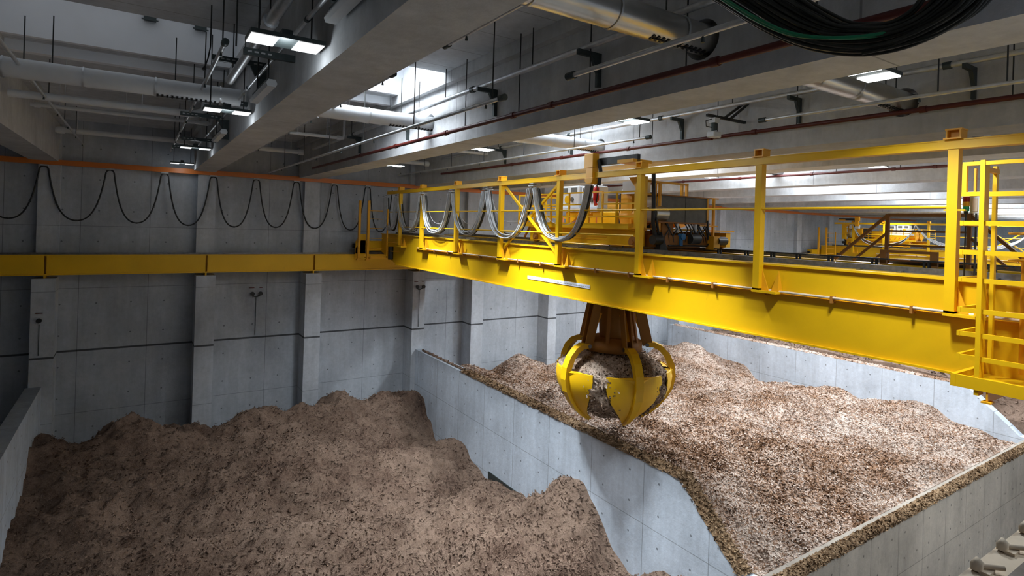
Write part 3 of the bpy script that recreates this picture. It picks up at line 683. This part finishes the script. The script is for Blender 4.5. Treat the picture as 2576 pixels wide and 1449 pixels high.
# mast and tow arm
ms = MB().box(10.2, 10.34, 9.82, 10.08, .05, 1.30).build('mast', 'yel', tr)
MB().prism([(10.08, 1.30), (10.35, 1.30), (10.08, 1.0)], 'x', 10.22, 10.3).build('mast_gusset', 'yel2', ms)
ta = MB().box(9.72, 10.35, 9.72, 10.25, 1.60, 1.68).build('arm_bracket', 'yel2', ms)
MB().box(9.86, 9.96, 9.72, 11.25, 1.62, 1.80).build('tow_arm', 'dark', ms)
tb = MB().box(9.66, 9.88, 11.08, 11.42, 1.55, 1.92).box(9.68, 9.86, 11.1, 11.36, 1.22, 1.55).prism([(11.07, 1.30), (11.39, 1.30), (11.39, 1.22), (11.32, 1.14), (11.12, 1.14), (11.07, 1.22)], 'x', 9.66, 9.88)
tb.build('tow_box', 'yel2', ms, .01)
MB().tube([(9.8, 11.0, 1.75), (9.82, 10.95, 1.45), (9.82, 11.0, 1.1)], .05, 8).build('arm_cable', 'black', ms)
# fire extinguisher carried on the trolley
fe = empty('fire_extinguisher', (10.5, 11.86, .62), 'red fire extinguisher hung at the trolley railing', 'fire extinguisher')
ex, ey = 10.5, 11.86
MB().tube([(ex, ey, .72), (ex, ey, .77), (ex, ey, 1.1), (ex, ey, 1.15)], [.05, .085, .085, .04], 18).build('cylinder', 'redp', fe)
MB().cyl((ex, ey, 1.15), (ex, ey, 1.2), .03, 12).bar((ex, ey+.08, 1.2), (ex, ey-.08, 1.23), .03, .03).build('valve', 'grey', fe)
MB().tube([(ex, ey-.03, 1.18), (ex-.05, ey-.12, 1.0), (ex-.06, ey-.08, .7), (ex-.06, ey-.02, .66)], .016, 6).build('hose', 'black', fe)
MB().tube([(ex-.05, ey+.02, .80), (ex-.06, ey-.07, .64)], [.03, .05], 10).build('horn', 'redp', fe)

# ------------------------------------------------------------ festoon cable loops under the crane rail
def catenary(y0, z0, y1, z1, zb, n=22, x=9.83, off=0):
    """hanging loop: narrow top, rounded bottom"""
    pts = []
    for i in range(n+1):
        t = i/n; y = y0+(y1-y0)*(t-.10*math.sin(2*PI*t)/1.0*0.55)
        s = (2*t-1); e = 1-abs(s)**2.3
        z = (z0+(z1-z0)*t)*(1-e)+zb*e
        pts.append((x+off, y, z))
    return pts
HY = [26.0, 24.4, 21.73, 19.09, 16.58, 13.85, 11.35]
HL = ['sixth loop from the trolley, darkest, beside the end ladder', 'fifth loop from the trolley, in shade', 'fourth loop from the trolley', 'third loop from the trolley', 'second loop from the trolley', 'loop nearest the trolley, reaching up to the tow box']
for i in range(len(HY)-1):
    ya, yb = HY[i], HY[i+1]
    last = i == len(HY)-2
    e = empty('festoon_cable_bundle', (9.8, (ya+yb)/2, -.5), 'grey festoon cable bundle, '+HL[i], 'cable bundle', 'festoon cable loops on the crane')
    for k in range(9):
        xo_ = -.12+.030*k; sp = random.uniform(.0, .13)
        zt = 1.16-abs(k-4)*.008
        jy = random.uniform(-.05, .05); pts = catenary(ya-.12+jy, zt, yb+(.12+jy if not last else jy), zt if not last else 1.12, -.40+sp, x=9.80, off=xo_)
        MB().tube(pts, .019, 6, False).build('cable', 'grey' if k < 6 else 'olive', e)
    pts = catenary(ya-.06, 1.1, yb+.06, 1.1, .02+random.uniform(-.1, .1), x=9.80, off=.14)
    MB().tube(pts, .008, 6, False).build('thin_cable', 'grey', e)
for i, y in enumerate(HY[:-1]):
    h = empty('cable_hanger', (9.83, y, 1.1), 'grey roller hanger on the yellow crane rail, number of loops away from trolley: %s' % ['six', 'five', 'four', 'three', 'two', 'one'][i], 'cable hanger', 'hangers on the crane rail')
    MB().box(9.70, 9.96, y-.10, y+.10, 1.255, 1.285).build('carriage', 'grey', h)
    MB().tube([(9.83, y-.12, 1.14), (9.83, y-.08, 1.2), (9.83, y, 1.235), (9.83, y+.08, 1.2), (9.83, y+.12, 1.14)], .03, 8).box(9.69, 9.97, y-.12, y+.12, 1.19, 1.22).build('saddle', 'grey', h)

# ------------------------------------------------------------ wall festoon
orr = tag(MB().box(XL, 13.0, 27.60, 27.70, 1.955, 1.98).box(XL, 13.0, 27.60, 27.70, 1.78, 1.80).box(XL, 13.0, 27.60, 27.62, 1.80, 1.955).build('cable_rail', 'orange'), 'long orange cable rail along the top of the back wall', 'cable rail')
WH = [-5.0, -3.03, -.99, .86, 2.66, 4.37, 6.09, 7.85, 9.48, 10.9]
WB = [-.29, -.31, -.35, -.40, -.42, -.40, -.40, -.45, -.5]
wl = ['running out of the left edge', 'first whole one from the left', 'second whole one from the left', 'third from the left', 'fourth from the left', 'fifth from the left', 'sixth from the left', 'seventh from the left, beside the ladder', 'last one, behind the ladder']
for i in range(len(WH)-1):
    e = empty('power_cable', (27.6*0+(WH[i]+WH[i+1])/2, 27.62, WB[i]), 'black cable loop along the back wall, '+wl[i], 'cable', 'cable loops along the back wall')
    pts = []
    n = 26; a, b = WH[i]+.13, WH[i+1]-.13
    for k in range(n+1):
        t = k/n; s = 2*t-1; en = 1-abs(s)**2.2; x = a+(b-a)*(t-.05*math.sin(2*PI*t)); pts.append((x, 27.66, 1.62*(1-en)+WB[i]*en))
    MB().tube(pts, .028, 8).build('cable', 'black', e)
    for k in (5, 13, 21):
        p = pts[k]; MB().box(p[0]-.035, p[0]+.035, 27.62, 27.70, p[2]-.035, p[2]+.03).build('clamp', 'dark', e)
for i, x in enumerate(WH[1:-1]):
    h = empty('cable_hanger', (x, 27.65, 1.6), 'small pale hanger under the orange rail, %s from the left' % ['first', 'second', 'third', 'fourth', 'fifth', 'sixth', 'seventh', 'eighth'][i], 'cable hanger', 'hangers under the orange rail')
    MB().box(x-.13, x+.13, 27.6, 27.7, 1.72, 1.78).build('carriage', 'grey', h)
    MB().tube([(x-.13, 27.66, 1.62), (x-.09, 27.66, 1.69), (x, 27.66, 1.72), (x+.09, 27.66, 1.69), (x+.13, 27.66, 1.62)], .026, 8).build('saddle', 'black', h)

# ------------------------------------------------------------ grab
GC = (12.15, 12.75)
gr = empty('orange_peel_grab', (GC[0], GC[1], -5.6), 'large yellow five-jawed grab full of chips hanging below the crane', 'grab')
RIB = [(1.0, -3.42), (1.22, -3.40), (1.45, -3.50), (1.66, -3.72), (1.80, -4.02), (1.84, -4.35), (1.77, -4.70), (1.60, -5.0), (1.38, -5.28), (1.15, -5.48), (.88, -5.64)]
def rz(r, z, az, side=0):
    a = az; ca, sa = math.cos(a), math.sin(a)
    return (GC[0]+r*ca-side*sa, GC[1]+r*sa+side*ca, z)
AZ0 = math.radians(250.5)
for k in range(5):
    az = AZ0+k*2*PI/5
    j = MB()
    # plate: curved shell tapering to the tip
    P = []; rows = [(1.76, -4.10, 29.5), (1.80, -4.3, 30), (1.76, -4.6, 28), (1.64, -4.88, 24), (1.45, -5.15, 18), (1.23, -5.38, 11.5), (.99, -5.56, 5), (.86, -5.64, .5)]
    def shell(dr):
        G = []
        for r_, z_, wa in rows:
            G.append([rz((r_-.04-dr)*(1-.02*abs(q)**2), z_+dr*.2, az+math.radians(wa*q)) for q in np.linspace(-1, 1, 13)])
        return G
    A = shell(0); B = shell(.035); j.grid(A); j.grid(B)
    for a_, b_ in zip(range(len(rows)-1), range(1, len(rows))):
        for q in (0, 12): j.add([A[a_][q], A[b_][q], B[b_][q], B[a_][q]], [(0, 1, 2, 3)])
    for q in range(12): j.add([A[0][q], A[0][q+1], B[0][q+1], B[0][q]], [(0, 1, 2, 3)])
    jaw = j.build('jaw', 'yel', gr)
    # rib with box section along the outside
    rb = MB(); W = .115; secs = []
    for i, (r_, z_) in enumerate(RIB):
        w_ = W*(1 if i < 7 else (1-(i-6)*.16)); dpt = [.1, .13, .14, .15, .16, .16, .15, .14, .11, .08, .03][i]
        # normal direction in r-z
        a0 = RIB[max(i-1, 0)]; a1 = RIB[min(i+1, len(RIB)-1)]; tx, tz = a1[0]-a0[0], a1[1]-a0[1]; L = math.hypot(tx, tz); nx, nz = -tz/L, tx/L
        secs.append([rz(r_+nx*.03, z_+nz*.03, az, -w_), rz(r_+nx*.03, z_+nz*.03, az, w_), rz(r_-nx*dpt, z_-nz*dpt, az, w_), rz(r_-nx*dpt, z_-nz*dpt, az, -w_), rz(r_+nx*.03, z_+nz*.03, az, -w_)])
    rb.grid(secs, False); rb.add(secs[0][:4], [(0, 1, 2, 3)]); rb.add(secs[-1][:4], [(0, 1, 2, 3)])
    rb.build('rib', 'yel', jaw)
    # horizontal triangular stiffeners at the top edge of the plate
    g = MB()
    for s_ in (-1, 1):
        t0 = rz(1.80, -4.14, az, s_*.08); t1 = rz(1.70, -4.10, az+math.radians(s_*26)); t2 = rz(1.72, -4.36, az, s_*.08); t3 = rz(1.52, -4.12, az, s_*.08)
        g.add([t0, t1, t2, t3], [(0, 1, 2), (0, 3, 1), (3, 2, 1)])
    g.build('stiffener', 'yel', jaw)
    MB().cyl(rz(1.0, -3.46, az, -.13), rz(1.0, -3.46, az, .13), .06, 14).build('hinge_pin', 'iron', jaw)
    # lifting arm: two plates + cylinder
    arm = MB()
    for s_ in (-.09, .09):
        a0 = Vector(rz(.62, -1.75, az, s_)); b0 = Vector(rz(1.02, -3.46, az, s_)); arm.bar(a0, b0, .035, .30, (math.cos(az), math.sin(az), 0))
    am = arm.build('arm', 'bronze', gr)
    MB().bar(rz(.60, -2.5, az), rz(.94, -3.25, az), .15, .14, (math.cos(az), math.sin(az), 0)).build('cylinder_sleeve', 'yel2', am)
    MB().cyl(rz(.45, -1.9, az), rz(.72, -2.75, az), .05, 12).build('piston_rod', 'iron', am)
MB().tube([(GC[0], GC[1], -1.0), (GC[0], GC[1], -1.9), (GC[0], GC[1], -2.0), (GC[0], GC[1], -3.4), (GC[0], GC[1], -3.75)], [.35, .35, .48, .42, .30], 24).build('body', 'bronze', gr)
hb = MB().tube([(GC[0], GC[1], -3.25), (GC[0], GC[1], -3.35), (GC[0], GC[1], -3.62), (GC[0], GC[1], -3.7)], [.6, .86, .86, .5], 30); hb.build('lower_ring', 'brown', gr)
for k in range(5):
    az = AZ0+PI/5+k*2*PI/5; MB().bar(rz(.52, -1.9, az), rz(.8, -3.4, az), .10, .06, (math.cos(az), math.sin(az), 0)).build('frame_plate', 'brown', gr)
MB().cyl(rz(.5, -2.3, AZ0+1.2), rz(.5, -2.1, AZ0+1.2), .06, 10).build('blue_fitting', 'blue', gr)
for s_ in (-.3, .3): MB().cyl((GC[0], GC[1]+s_, -1.9), (GC[0], GC[1]+s_, .4), .025, 8).build('hoist_rope', 'iron', gr)
# load of chips
G = []
LZ = [-3.52, -3.6, -3.8, -4.0, -4.2, -4.4, -4.7, -5.0, -5.25, -5.45, -5.58, -5.66]
LR = [.0, .55, 1.10, 1.44, 1.58, 1.60, 1.54, 1.37, 1.12, .84, .5, .0]
for i in range(41):
    zz = -3.52-(2.14*i/40); rr0 = float(np.interp(-zz, [-q for q in LZ], LR)); row = []
    for k in range(97):
        ph = 2*PI*k/96; c5 = math.cos(2.5*(ph-AZ0))**2      # 1 behind a jaw, 0 in a gap
        rr = rr0*(1.06-.13*c5)*(1+.025*math.sin(9*ph+8*zz)+.02*math.sin(17*ph-13*zz))
        row.append((GC[0]+rr*math.cos(ph), GC[1]+rr*math.sin(ph), zz))
    G.append(row)
Gn = np.array(G); jit = rng.normal(0, .012, Gn.shape[:2]); jit[:, -1] = jit[:, 0]; jit[0] = 0; jit[-1] = 0
cen = np.array([GC[0], GC[1], -4.5]); Gn = cen+(Gn-cen)*(1+jit[..., None])
lm = MB().grid(Gn.tolist(), True)
for q in range(9000):
    i = random.randrange(2, 38); k = random.randrange(96); p = Vector(Gn[i, k])+Vector((random.gauss(0, .03),)*3)
    nrm = (p-Vector(cen)).normalized(); p = p+nrm*.004
    u = nrm.orthogonal().normalized(); v = nrm.cross(u); an = random.random()*6.3; d1 = (u*math.cos(an)+v*math.sin(an)+nrm*random.gauss(0, .4))*random.uniform(.02, .05); d2 = nrm.cross(d1)*.4
    lm.add([p-d1-d2, p+d1-d2, p+d1+d2, p-d1+d2], [(0, 1, 2, 3)])
tag(lm.build('grab_load', 'chipG'), 'load of wood chips bulging out between the jaws of the grab', 'wood chips', None, 'stuff')

# ------------------------------------------------------------ second crane, far right
crB, XB = crane(50.0, 'distant yellow bridge crane far back on the right, seen past the crossover stair')
crB.location.z -= .3
t2 = copy_tree(tr); t2.location = (52.3, 22.6, -.77); t2.scale = (1, -1, 1)
tag(t2, 'distant yellow trolley with white cabinets riding on the far crane', 'crane trolley')
for i, (ya, yb) in enumerate(((24.2, 19.6), (19.6, 12.6), (12.6, 5.6))):
    e = empty('festoon_cable_bundle', (49.7, (ya+yb)/2, -.9), 'pale festoon cables on the distant crane, %s loop' % ['left', 'middle', 'right'][i], 'cable bundle', 'festoon cable loops on the distant crane')
    for k in range(4):
        MB().tube(catenary(ya, 1.0, yb, 1.0, -.75+.08*k, x=49.72, off=.03*k), .026, 5, False).build('cable', ('grey', 'olive', 'olive', 'grey')[k] if i == 0 else 'grey', e)
tag(MB().box(14, 70, 27.60, 27.70, 1.78, 1.98).build('cable_rail', 'orange'), 'orange cable rail on the back wall, stretch behind the distant crane', 'cable rail')

# ------------------------------------------------------------ ceiling services
def rods(mb_parent, pts, mat='dark'):
    for x, y, z in pts: MB().tube([(x, y, z), (x, y, CZ)], .011, 5).build('hanger_rod', mat, mb_parent)
def pipe(pts, r, mat, label, cat='pipe', rodpts=(), collars=(), colmat=None, group=None, rodmat='dark', name='pipe'):
    p = MB().tube(pts, r, 12).build('run', mat, None)
    e = empty(name, p.location.copy(), label, cat, group); p.location = (0, 0, 0); p.parent = e
    for q in collars:
        a = Vector(q[0]); d = Vector(q[1]).normalized(); MB().cyl(a-d*r*1.2, a+d*r*1.2, r*1.35, 12).build('coupling', colmat or mat, e)
    rods(e, rodpts, rodmat)
    return e
BN = {0: 'second', 1: 'third', 2: 'fourth', 3: 'fifth', 4: 'sixth'}
Yd = (0, 1, 0); Xd = (1, 0, 0)
# pipes along the left flank of each beam: galvanised above, red below; thin sprinkler pipe mid bay
bayname = {3: 'left of the big central beam', 4: 'left of the beam behind the trolley', 5: 'left of the fifth beam from the left', 6: 'far right bays'}
for i, (xb, lab) in enumerate(((6.2, 'on the flank of the second visible beam'), (12.0, 'on the flank of the third visible beam'), (21.6, 'on the flank of a distant beam'))):
    gx, rx = xb-.30, xb-.30; GZ, RZ_ = (2.88, 2.10) if i == 0 else (3.02, 2.31)
    if i < 2:
        pipe([(gx, 1.5, GZ), (gx, 24, GZ)], .05, 'galv', 'galvanised pipe '+lab, rodpts=[(gx, y, GZ) for y in (5, 8.5, 12, 15.5, 19)], collars=[((gx, y, GZ), Yd) for y in (4.2, 10.7, 14.6, 18.8)], colmat='tray', name='galvanised_pipe')
    pipe([(rx, .8, RZ_), (rx, 24, RZ_)], .046, 'red', 'dark red sprinkler main '+lab, rodpts=[(rx, y, RZ_) for y in (3.3, 5.0, 6.9, 8.9, 11, 13.5)], collars=[((rx, y, RZ_), Yd) for y in (4.55, 7.9, 9.1, 11.9, 15, 18)], colmat='red', name='sprinkler_main')
    # wall brackets
    if i < 2:
        for y in (3.9, 7.0, 10.2, 14.8, 18.9):
            b = empty('pipe_bracket', (xb-.2, y, 2.6), 'dark perforated cantilever bracket %s, %s' % (lab, {3.9: 'nearest', 7.0: 'second', 10.2: 'third', 14.8: 'fourth', 18.9: 'fifth'}[y]), 'bracket', 'pipe brackets on the beams')
            MB().box(xb-.48, xb-.001, y-.03, y+.03, GZ-.14, GZ-.055).build('arm', 'tray', b)
            MB().prism([(xb-.2, GZ-.14), (xb-.08, GZ-.38), (xb-.08, GZ-.6), (xb-.001, GZ-.6), (xb-.001, GZ-.14)], 'y', y-.03, y+.03).build('leg', 'tray', b)
for (xs_, zz, segs, lb) in ((4.6, 1.95, ((.6, 5.75), (7.4, 26)), 'low thin sprinkler pipe between the two big beams'), (3.68, 2.6, ((1.2, 7.5), (9.6, 25)), 'thin sprinkler pipe beside the big left beam'),
                           (10.4, 2.27, ((1.0, 6.85), (9.9, 26)), 'low thin sprinkler pipe in the bay above the crane'), (1.01, 2.6, ((9.5, 27),), 'thin sprinkler pipe in the left bay, right one'), (-1.85, 2.6, ((3, 27.3),), 'thin sprinkler pipe in the left bay, left one')):
    for k, (a, b) in enumerate(segs):
        ends = ['near length', 'far length'][k] if len(segs) > 1 else 'whole length'
        e = pipe([(xs_, a, zz), (xs_, b, zz)], .032, 'galv', lb+', '+ends, rodpts=[(xs_, y, zz) for y in np.linspace(a+.3, b-3, 3+int((b-a)/5))], name='sprinkler_pipe')
        endy = b if k == 0 and len(segs) > 1 else a
        MB().cyl((xs_, endy-.07, zz), (xs_, endy+.07, zz), .052, 12).build('end_cap', 'tray', e)
        for y in np.arange(a+.5, b-.3, 2.6): MB().tube([(xs_, y, zz-.03), (xs_, y, zz-.09)], [.012, .022], 8).build('sprinkler_head', 'tray', e)
# large round ducts across the bays with slot grilles
def duct(y, z, r, spans, mat, lbs):
    for (x0, x1), lb in zip(spans, lbs):
        e = empty('air_duct', ((x0+x1)/2, y, z-r), lb, 'air duct')
        MB().tube([(x0, y, z), (x1, y, z)], r, 36, False).build('duct_shell', mat, e)
        MB().tube([(x0, y, z), (x1, y, z)], r-.012, 36, False).build('lining', 'tray', e)
        for q in np.arange(x0+.5, x1-.1, 1.15): MB().tube([(q, y, z), (q+.03, y, z)], r+.014, 36, False).build('joint_ring', 'galv', e)
        g = MB(); q = x1-1.5; g.bar((q, y-.065, z-r-.004), (x1-.27, y-.065, z-r-.004), .02, .012)
        while q < x1-.3:
            an = math.radians(-62); c1 = (q, y+(r+.006)*math.cos(math.radians(-118)), z+(r+.006)*math.sin(math.radians(-118)))
            g.bar((q, y-.11, z-math.sqrt(r*r-.0121)-.012), (q, y-.02, z-r-.006), .035, .012); q += .085
        g.build('slot_grille', 'black', e)
        rods(e, [(x0+1.2, y, z+r), (x1-1.2, y, z+r)])
duct(13.45, 2.55, .18, [(-2.6, 1.75), (2.9, 6.6), (7.3, 12.4), (17.0, 22.0)], 'wpipe', ['large pale round duct across the left bay', 'pale round duct between the big beams ending in a hole in the right one', 'pale round duct across the bay above the crane trolley', 'pale round duct in a distant bay'])
duct(5.0, 2.55, .20, [(2.9, 6.7), (7.3, 12.5)], 'duct', ['big shiny steel duct at the top centre', 'shiny steel duct beside the bright lamps at upper right'])
# white pipes across the bays
for y, z, r in ((19.45, 2.8, .055), (24.8, 2.8, .09)):
    for (x0, x1), lb in zip(((-2.45, 1.7), (2.85, 5.7), (7.3, 11.4)), ('left bay', 'bay between the two big beams', 'bay above the crane')):
        e = pipe([(x0, y, z), (x1, y, z)], r, 'wpipe', 'white pipe crossing the %s, %s' % (lb, 'thin and nearer' if y < 20 else 'thick, close to the back wall'), rodpts=[(x0+.6, y, z), ((x0+x1)/2, y, z), (x1-.5, y, z)], collars=[((x0+.15, y, z), Xd), ((x1-.1, y, z), Xd)], rodmat='wpipe', name='white_pipe')
        if y < 20: MB().tube([(x1, y, z), (x1+.05, y, z), (x1+.08, y, z+.1), (x1+.08, y, z+.7)], r*.8, 10).build('riser', 'wpipe', e)
# small rectangular-section white run just below the first duct
pipe([(-2.5, 16.8, 2.62), (1.1, 16.8, 2.62), (1.35, 16.8, 2.75), (1.4, 16.8, 3.2)], .09, 'wpipe', 'pale conduit with an elbow behind the large duct in the left bay', rodpts=[(-1.5, 16.8, 2.7), (0, 16.8, 2.7)], rodmat='wpipe', name='white_pipe')
# cable tray run near top of left beam: trays, brackets, fluorescent batten, galvanised pipe
pipe([(1.40, 2, 2.62), (1.40, 12.2, 2.62)], .075, 'galv', 'fat galvanised pipe beside the big left beam', name='galvanised_pipe', collars=[((1.40, 8.2, 2.62), Yd)], rodpts=[(1.4, 9, 2.65), (1.4, 11.8, 2.65)])
pipe([(1.7, 3.5, 2.5), (1.7, 24, 2.5)], .028, 'galv', 'slim conduit running beside the big left beam', name='conduit', collars=[((1.7, y, 2.5), Yd) for y in (7.4, 9.5, 12, 16)], colmat='tray')
for i, (y, z, x0, x1) in enumerate(((5.3, 2.75, .9, 1.9), (6.5, 2.95, 1.25, 1.9), (9.0, 2.35, 1.2, 1.9), (11.3, 2.75, 1.0, 1.9), (13.5, 2.4, 1.1, 1.9), (16.4, 2.5, .8, 1.7), (19.5, 2.25, 1.0, 1.9), (22.5, 2.3, .9, 1.9))):
    b = empty('cable_tray_arm', ((x0+x1)/2, y, z), 'slotted dark arm beside the big left beam, %s one counted from the viewer' % ['first', 'second', 'third', 'fourth', 'fifth', 'sixth', 'seventh', 'eighth'][i], 'bracket', 'slotted arms at the left beam')
    MB().box(x0, x1, y-.03, y+.03, z, z+.02).box(x0, x1, y-.035, y-.028, z-.0, z+.09).box(x0, x1, y+.028, y+.035, z, z+.09).build('channel', 'tray', b)
    sl_ = MB().box(x0+.05, x1-.1, y-.0362, y-.0353, z+.043, z+.047); q = x0+.05
    while q < x1-.1: sl_.box(q, q+.05, y-.037, y-.0355, z+.035, z+.055); q += .09
    sl_.build('slots', 'grey', b)
    if i in (1, 3, 5): MB().prism([(1.62, z), (1.74, z-.25), (1.74, z-.5), (1.895, z-.5), (1.895, z)], 'y', y-.03, y+.03).build('leg', 'tray', b)
    if i in (0, 2): MB().tube([(1.1, y, z+.09), (1.1, y, CZ)], .012, 5).build('hanger_rod', 'dark', b)
for i, (y0, y1, x, z) in enumerate(((4.5, 6.55, 1.76, 2.22), (9.4, 11.0, 1.66, 2.03), (15.3, 17.2, 1.66, 2.0))):
    bt = empty('batten_light', (x, (y0+y1)/2, z), 'long white unlit batten light beside the big left beam, %s' % ['nearest, at the top edge', 'middle one', 'farthest one'][i], 'batten light', 'batten lights')
    MB().prism([(x-.06, z), (x+.06, z), (x+.08, z+.05), (x+.05, z+.11), (x-.05, z+.11), (x-.08, z+.05)], 'y', y0, y1).build('diffuser', 'wpipe', bt)
    MB().box(x-.05, x+.05, y0+.1, y1-.1, z+.11, z+.14).build('base', 'tray', bt)
    rods(bt, [(x, y0+.3, z+.14), (x, y1-.3, z+.14)])
# LED fixtures
for i, (x, y, p) in enumerate(LEDS):
    near = x < 12
    where = {1.43: 'in the left bay', 7.9: 'in the bay above the crane', 18.4: 'in the bay past the trolley', 23.3: 'in a distant bay', 28.3: 'three bays past the trolley', 38.6: 'five bays past the trolley', 49.2: 'seven bays past the trolley', 59.6: 'in the farthest bay'}[x]
    same = [q for q in LEDS if q[0] == x]; kx = same.index((x, y, p)); pos = (['added unseen behind the viewer for its light'] if x == 7.9 else [])[kx:kx+1] or ['nearest to the viewer', 'second from the viewer', 'third from the viewer', 'farthest from the viewer'][kx-(x == 7.9)] if len(same) > 1 else 'single one'
    e = empty('led_floodlight', (x, y, LEDZ), 'twin-panel white floodlight %s, %s' % (where, pos), 'floodlight', 'twin ceiling floodlights')
    MB().box(x-.42, x+.42, y-.22, y+.22, LEDZ, LEDZ+.05).build('housing', 'tray', e)
    for s_ in (-.26, .26): MB().box(x+s_-.15, x+s_+.15, y-.2, y+.2, LEDZ-.012, LEDZ).build('led_panel', 'led' if x > 5 else 'led2', e)
    MB().box(x-.06, x+.06, y-.1, y+.1, LEDZ+.05, LEDZ+.14).build('driver_box', 'tray', e)
    rods(e, [(x-.3, y, LEDZ+.05), (x+.3, y, LEDZ+.05)])
# camera on a strut above the trolley
cc = empty('surveillance_camera', (11.0, 8.2, 2.1), 'pale camera unit on dark struts above the far handrail of the crane', 'camera')
cx_, cy_ = 10.85, 8.35
MB().bar((10.6, 8.35, 2.62), (11.99, 8.35, 2.62), .06, .06).bar((11.2, 8.35, 2.62), (11.99, 8.35, 3.1), .04, .05).bar((11.35, 8.28, 2.62), (11.99, 8.28, 3.05), .04, .05).build('strut', 'dark', cc)
MB().box(cx_-.08, cx_+.10, cy_-.09, cy_+.07, 2.47, 2.58).build('junction_box', 'white2', cc)
MB().tube([(cx_, cy_, 2.47), (cx_, cy_, 2.38), (cx_+.02, cy_, 2.3)], .07, 12).build('pan_head', 'tray', cc)
MB().box(cx_-.12, cx_+.16, cy_-.1, cy_+.1, 2.14, 2.27).build('housing', 'white2', cc, .02)
MB().tube([(cx_-.05, cy_, 2.56), (cx_-.22, cy_+.05, 2.5), (cx_-.2, cy_+.05, 2.38), (cx_-.05, cy_, 2.36)], .012, 6).build('cable_loop', 'black', cc)
# cable festoon close to the viewer at top right
cb = empty('hanging_cable_bundle', (3.0, 1.5, .9), 'thick bundle of dark cables with one green cable sagging from the top right', 'cable bundle')
random.seed(11)
def bez(p, n=30):
    out = []
    for i in range(n+1):
        t = i/n; q = [Vector(v) for v in p]
        while len(q) > 1: q = [a.lerp(b, t) for a, b in zip(q[:-1], q[1:])]
        out.append(q[0])
    return out
OUT = np.array([(2.75, 1.78), (2.35, 1.47), (2.04, 1.21), (1.79, 1.04), (1.57, .945), (1.38, .905), (1.21, .91), (1.06, .95), (.96, 1.01), (.90, 1.12), (.87, 1.35)])
INN = np.array([(2.15, 1.66), (1.80, 1.34), (1.64, 1.19), (1.50, 1.08), (1.39, 1.05), (1.30, 1.03), (1.22, 1.05), (1.17, 1.10), (1.14, 1.17), (1.12, 1.30), (1.11, 1.5)])
def smooth(P, k=4):
    out = []; n = len(P)
    for i in range(n-1):
        p0, p1, p2, p3 = P[max(i-1, 0)], P[i], P[i+1], P[min(i+2, n-1)]
        for q in range(k):
            t = q/k; out.append(.5*((2*p1)+(-p0+p2)*t+(2*p0-5*p1+4*p2-p3)*t*t+(-p0+3*p1-3*p2+p3)*t**3))
    out.append(P[-1]); return out
for k in range(40):
    t = (k+.5)/40; P = OUT*(1-t)+INN*t; dx = random.uniform(-.05, .07); ph = random.uniform(0, 6)
    fan = np.linspace(0, 1, 11)**3*random.uniform(-.06, .03)
    P3 = np.array([(3.0+dx+.012*math.sin(i*.7+ph), p[0]+fan[i]+.006*math.sin(i+ph), p[1]+.006*math.cos(i*1.1+ph)) for i, p in enumerate(P)])
    isg = k in (8, 9)
    if isg: P3[:, 0] += -.16 - dx + np.clip((np.arange(len(P3))-3.2)*.06, 0, .16); P3[:, 2] += np.clip((np.arange(len(P3))-3.2)*.02, 0, .05)
    c = MB().tube(smooth(P3), .0095 if not isg else .0085, 8, False).build('cable', 'green' if isg else 'olive', cb)
    if isg: tag(c, 'green cable')
MB().tube(smooth(np.array([(2.96, 1.42, .90), (2.96, 1.15, .905), (2.96, 1.0, .96), (2.96, .93, 1.05), (2.96, 1.0, 1.12)])), .007, 8).build('stray_cable', 'olive', cb)
MB().tube([(2.94, 1.03, 1.07), (3.06, 1.02, 1.08)], .03, 8).tube([(2.93, .93, 1.06), (3.07, 1.08, 1.09)], .012, 6).build('cable_tie', 'black', cb)

# flame detectors / spray heads on the back wall
def detector(x, y, z, two, label):
    e = empty('wall_detector', (x, y, z), label, 'detector')
    for s_ in ((-.17, .17) if two else (0,)):
        MB().tube([(x+s_, y, z), (x+s_, y-.12, z), (x+s_, y-.2, z)], [.03, .09, .085], 14).build('head', 'black', e)
        MB().box(x+s_-.09+(.05 if s_ > 0 else -.03), x+s_+.09, y-.015, y, z+.24, z+.275).build('red_label', 'red', e)
    if two: MB().tube([(x-.15, y-.03, z-.08), (x-.06, y-.03, z-.15), (x+.06, y-.03, z-.15), (x+.15, y-.03, z-.08)], .022, 8).build('link_pipe', 'dark', e)
    MB().tube([(x, y-.02, z-.15), (x, y-.02, -5.3)], .014, 6).build('conduit', 'tray', e)
detector(4.55, 27.98, -3.42, True, 'pair of round black detectors with red labels on the wall between two pilasters')
detector(12.1, 26.95, -3.25, True, 'pair of round black detectors on the fifth pilaster, above the divider end')
detector(-2.95, 26.95, -4.0, False, 'single dark detector with a red label on the second pilaster from the left')
# small hooks and anchors inside the left roof light
for i, (x, lab) in enumerate(((.1, 'left'), (1.1, 'right'))):
    tag(MB().box(x-.12, x+.12, WY1-.12, WY1, 4.35, 4.47).bar((x-.16, WY1-.14, 4.35), (x+.16, WY1-.14, 4.35), .04, .02).build('lifting_anchor', 'tray'), 'small teal-grey anchor block in the left roof light, %s one' % lab, 'anchor')
# dangling cable in the left bay
e = empty('dangling_cable', (.9, 10.5, 2.2), 'thin cable dangling free in the left bay before the roof light', 'cable')
MB().tube([(.95, 11, 3.6), (.95, 11, 2.9), (.92, 11, 2.7), (.88, 11, 2.55)], .012, 6).tube([(.88, 11, 2.55), (.86, 11, 2.48)], [.02, .04], 8).build('cable', 'dark', e)
print('objects', len(bpy.data.objects))
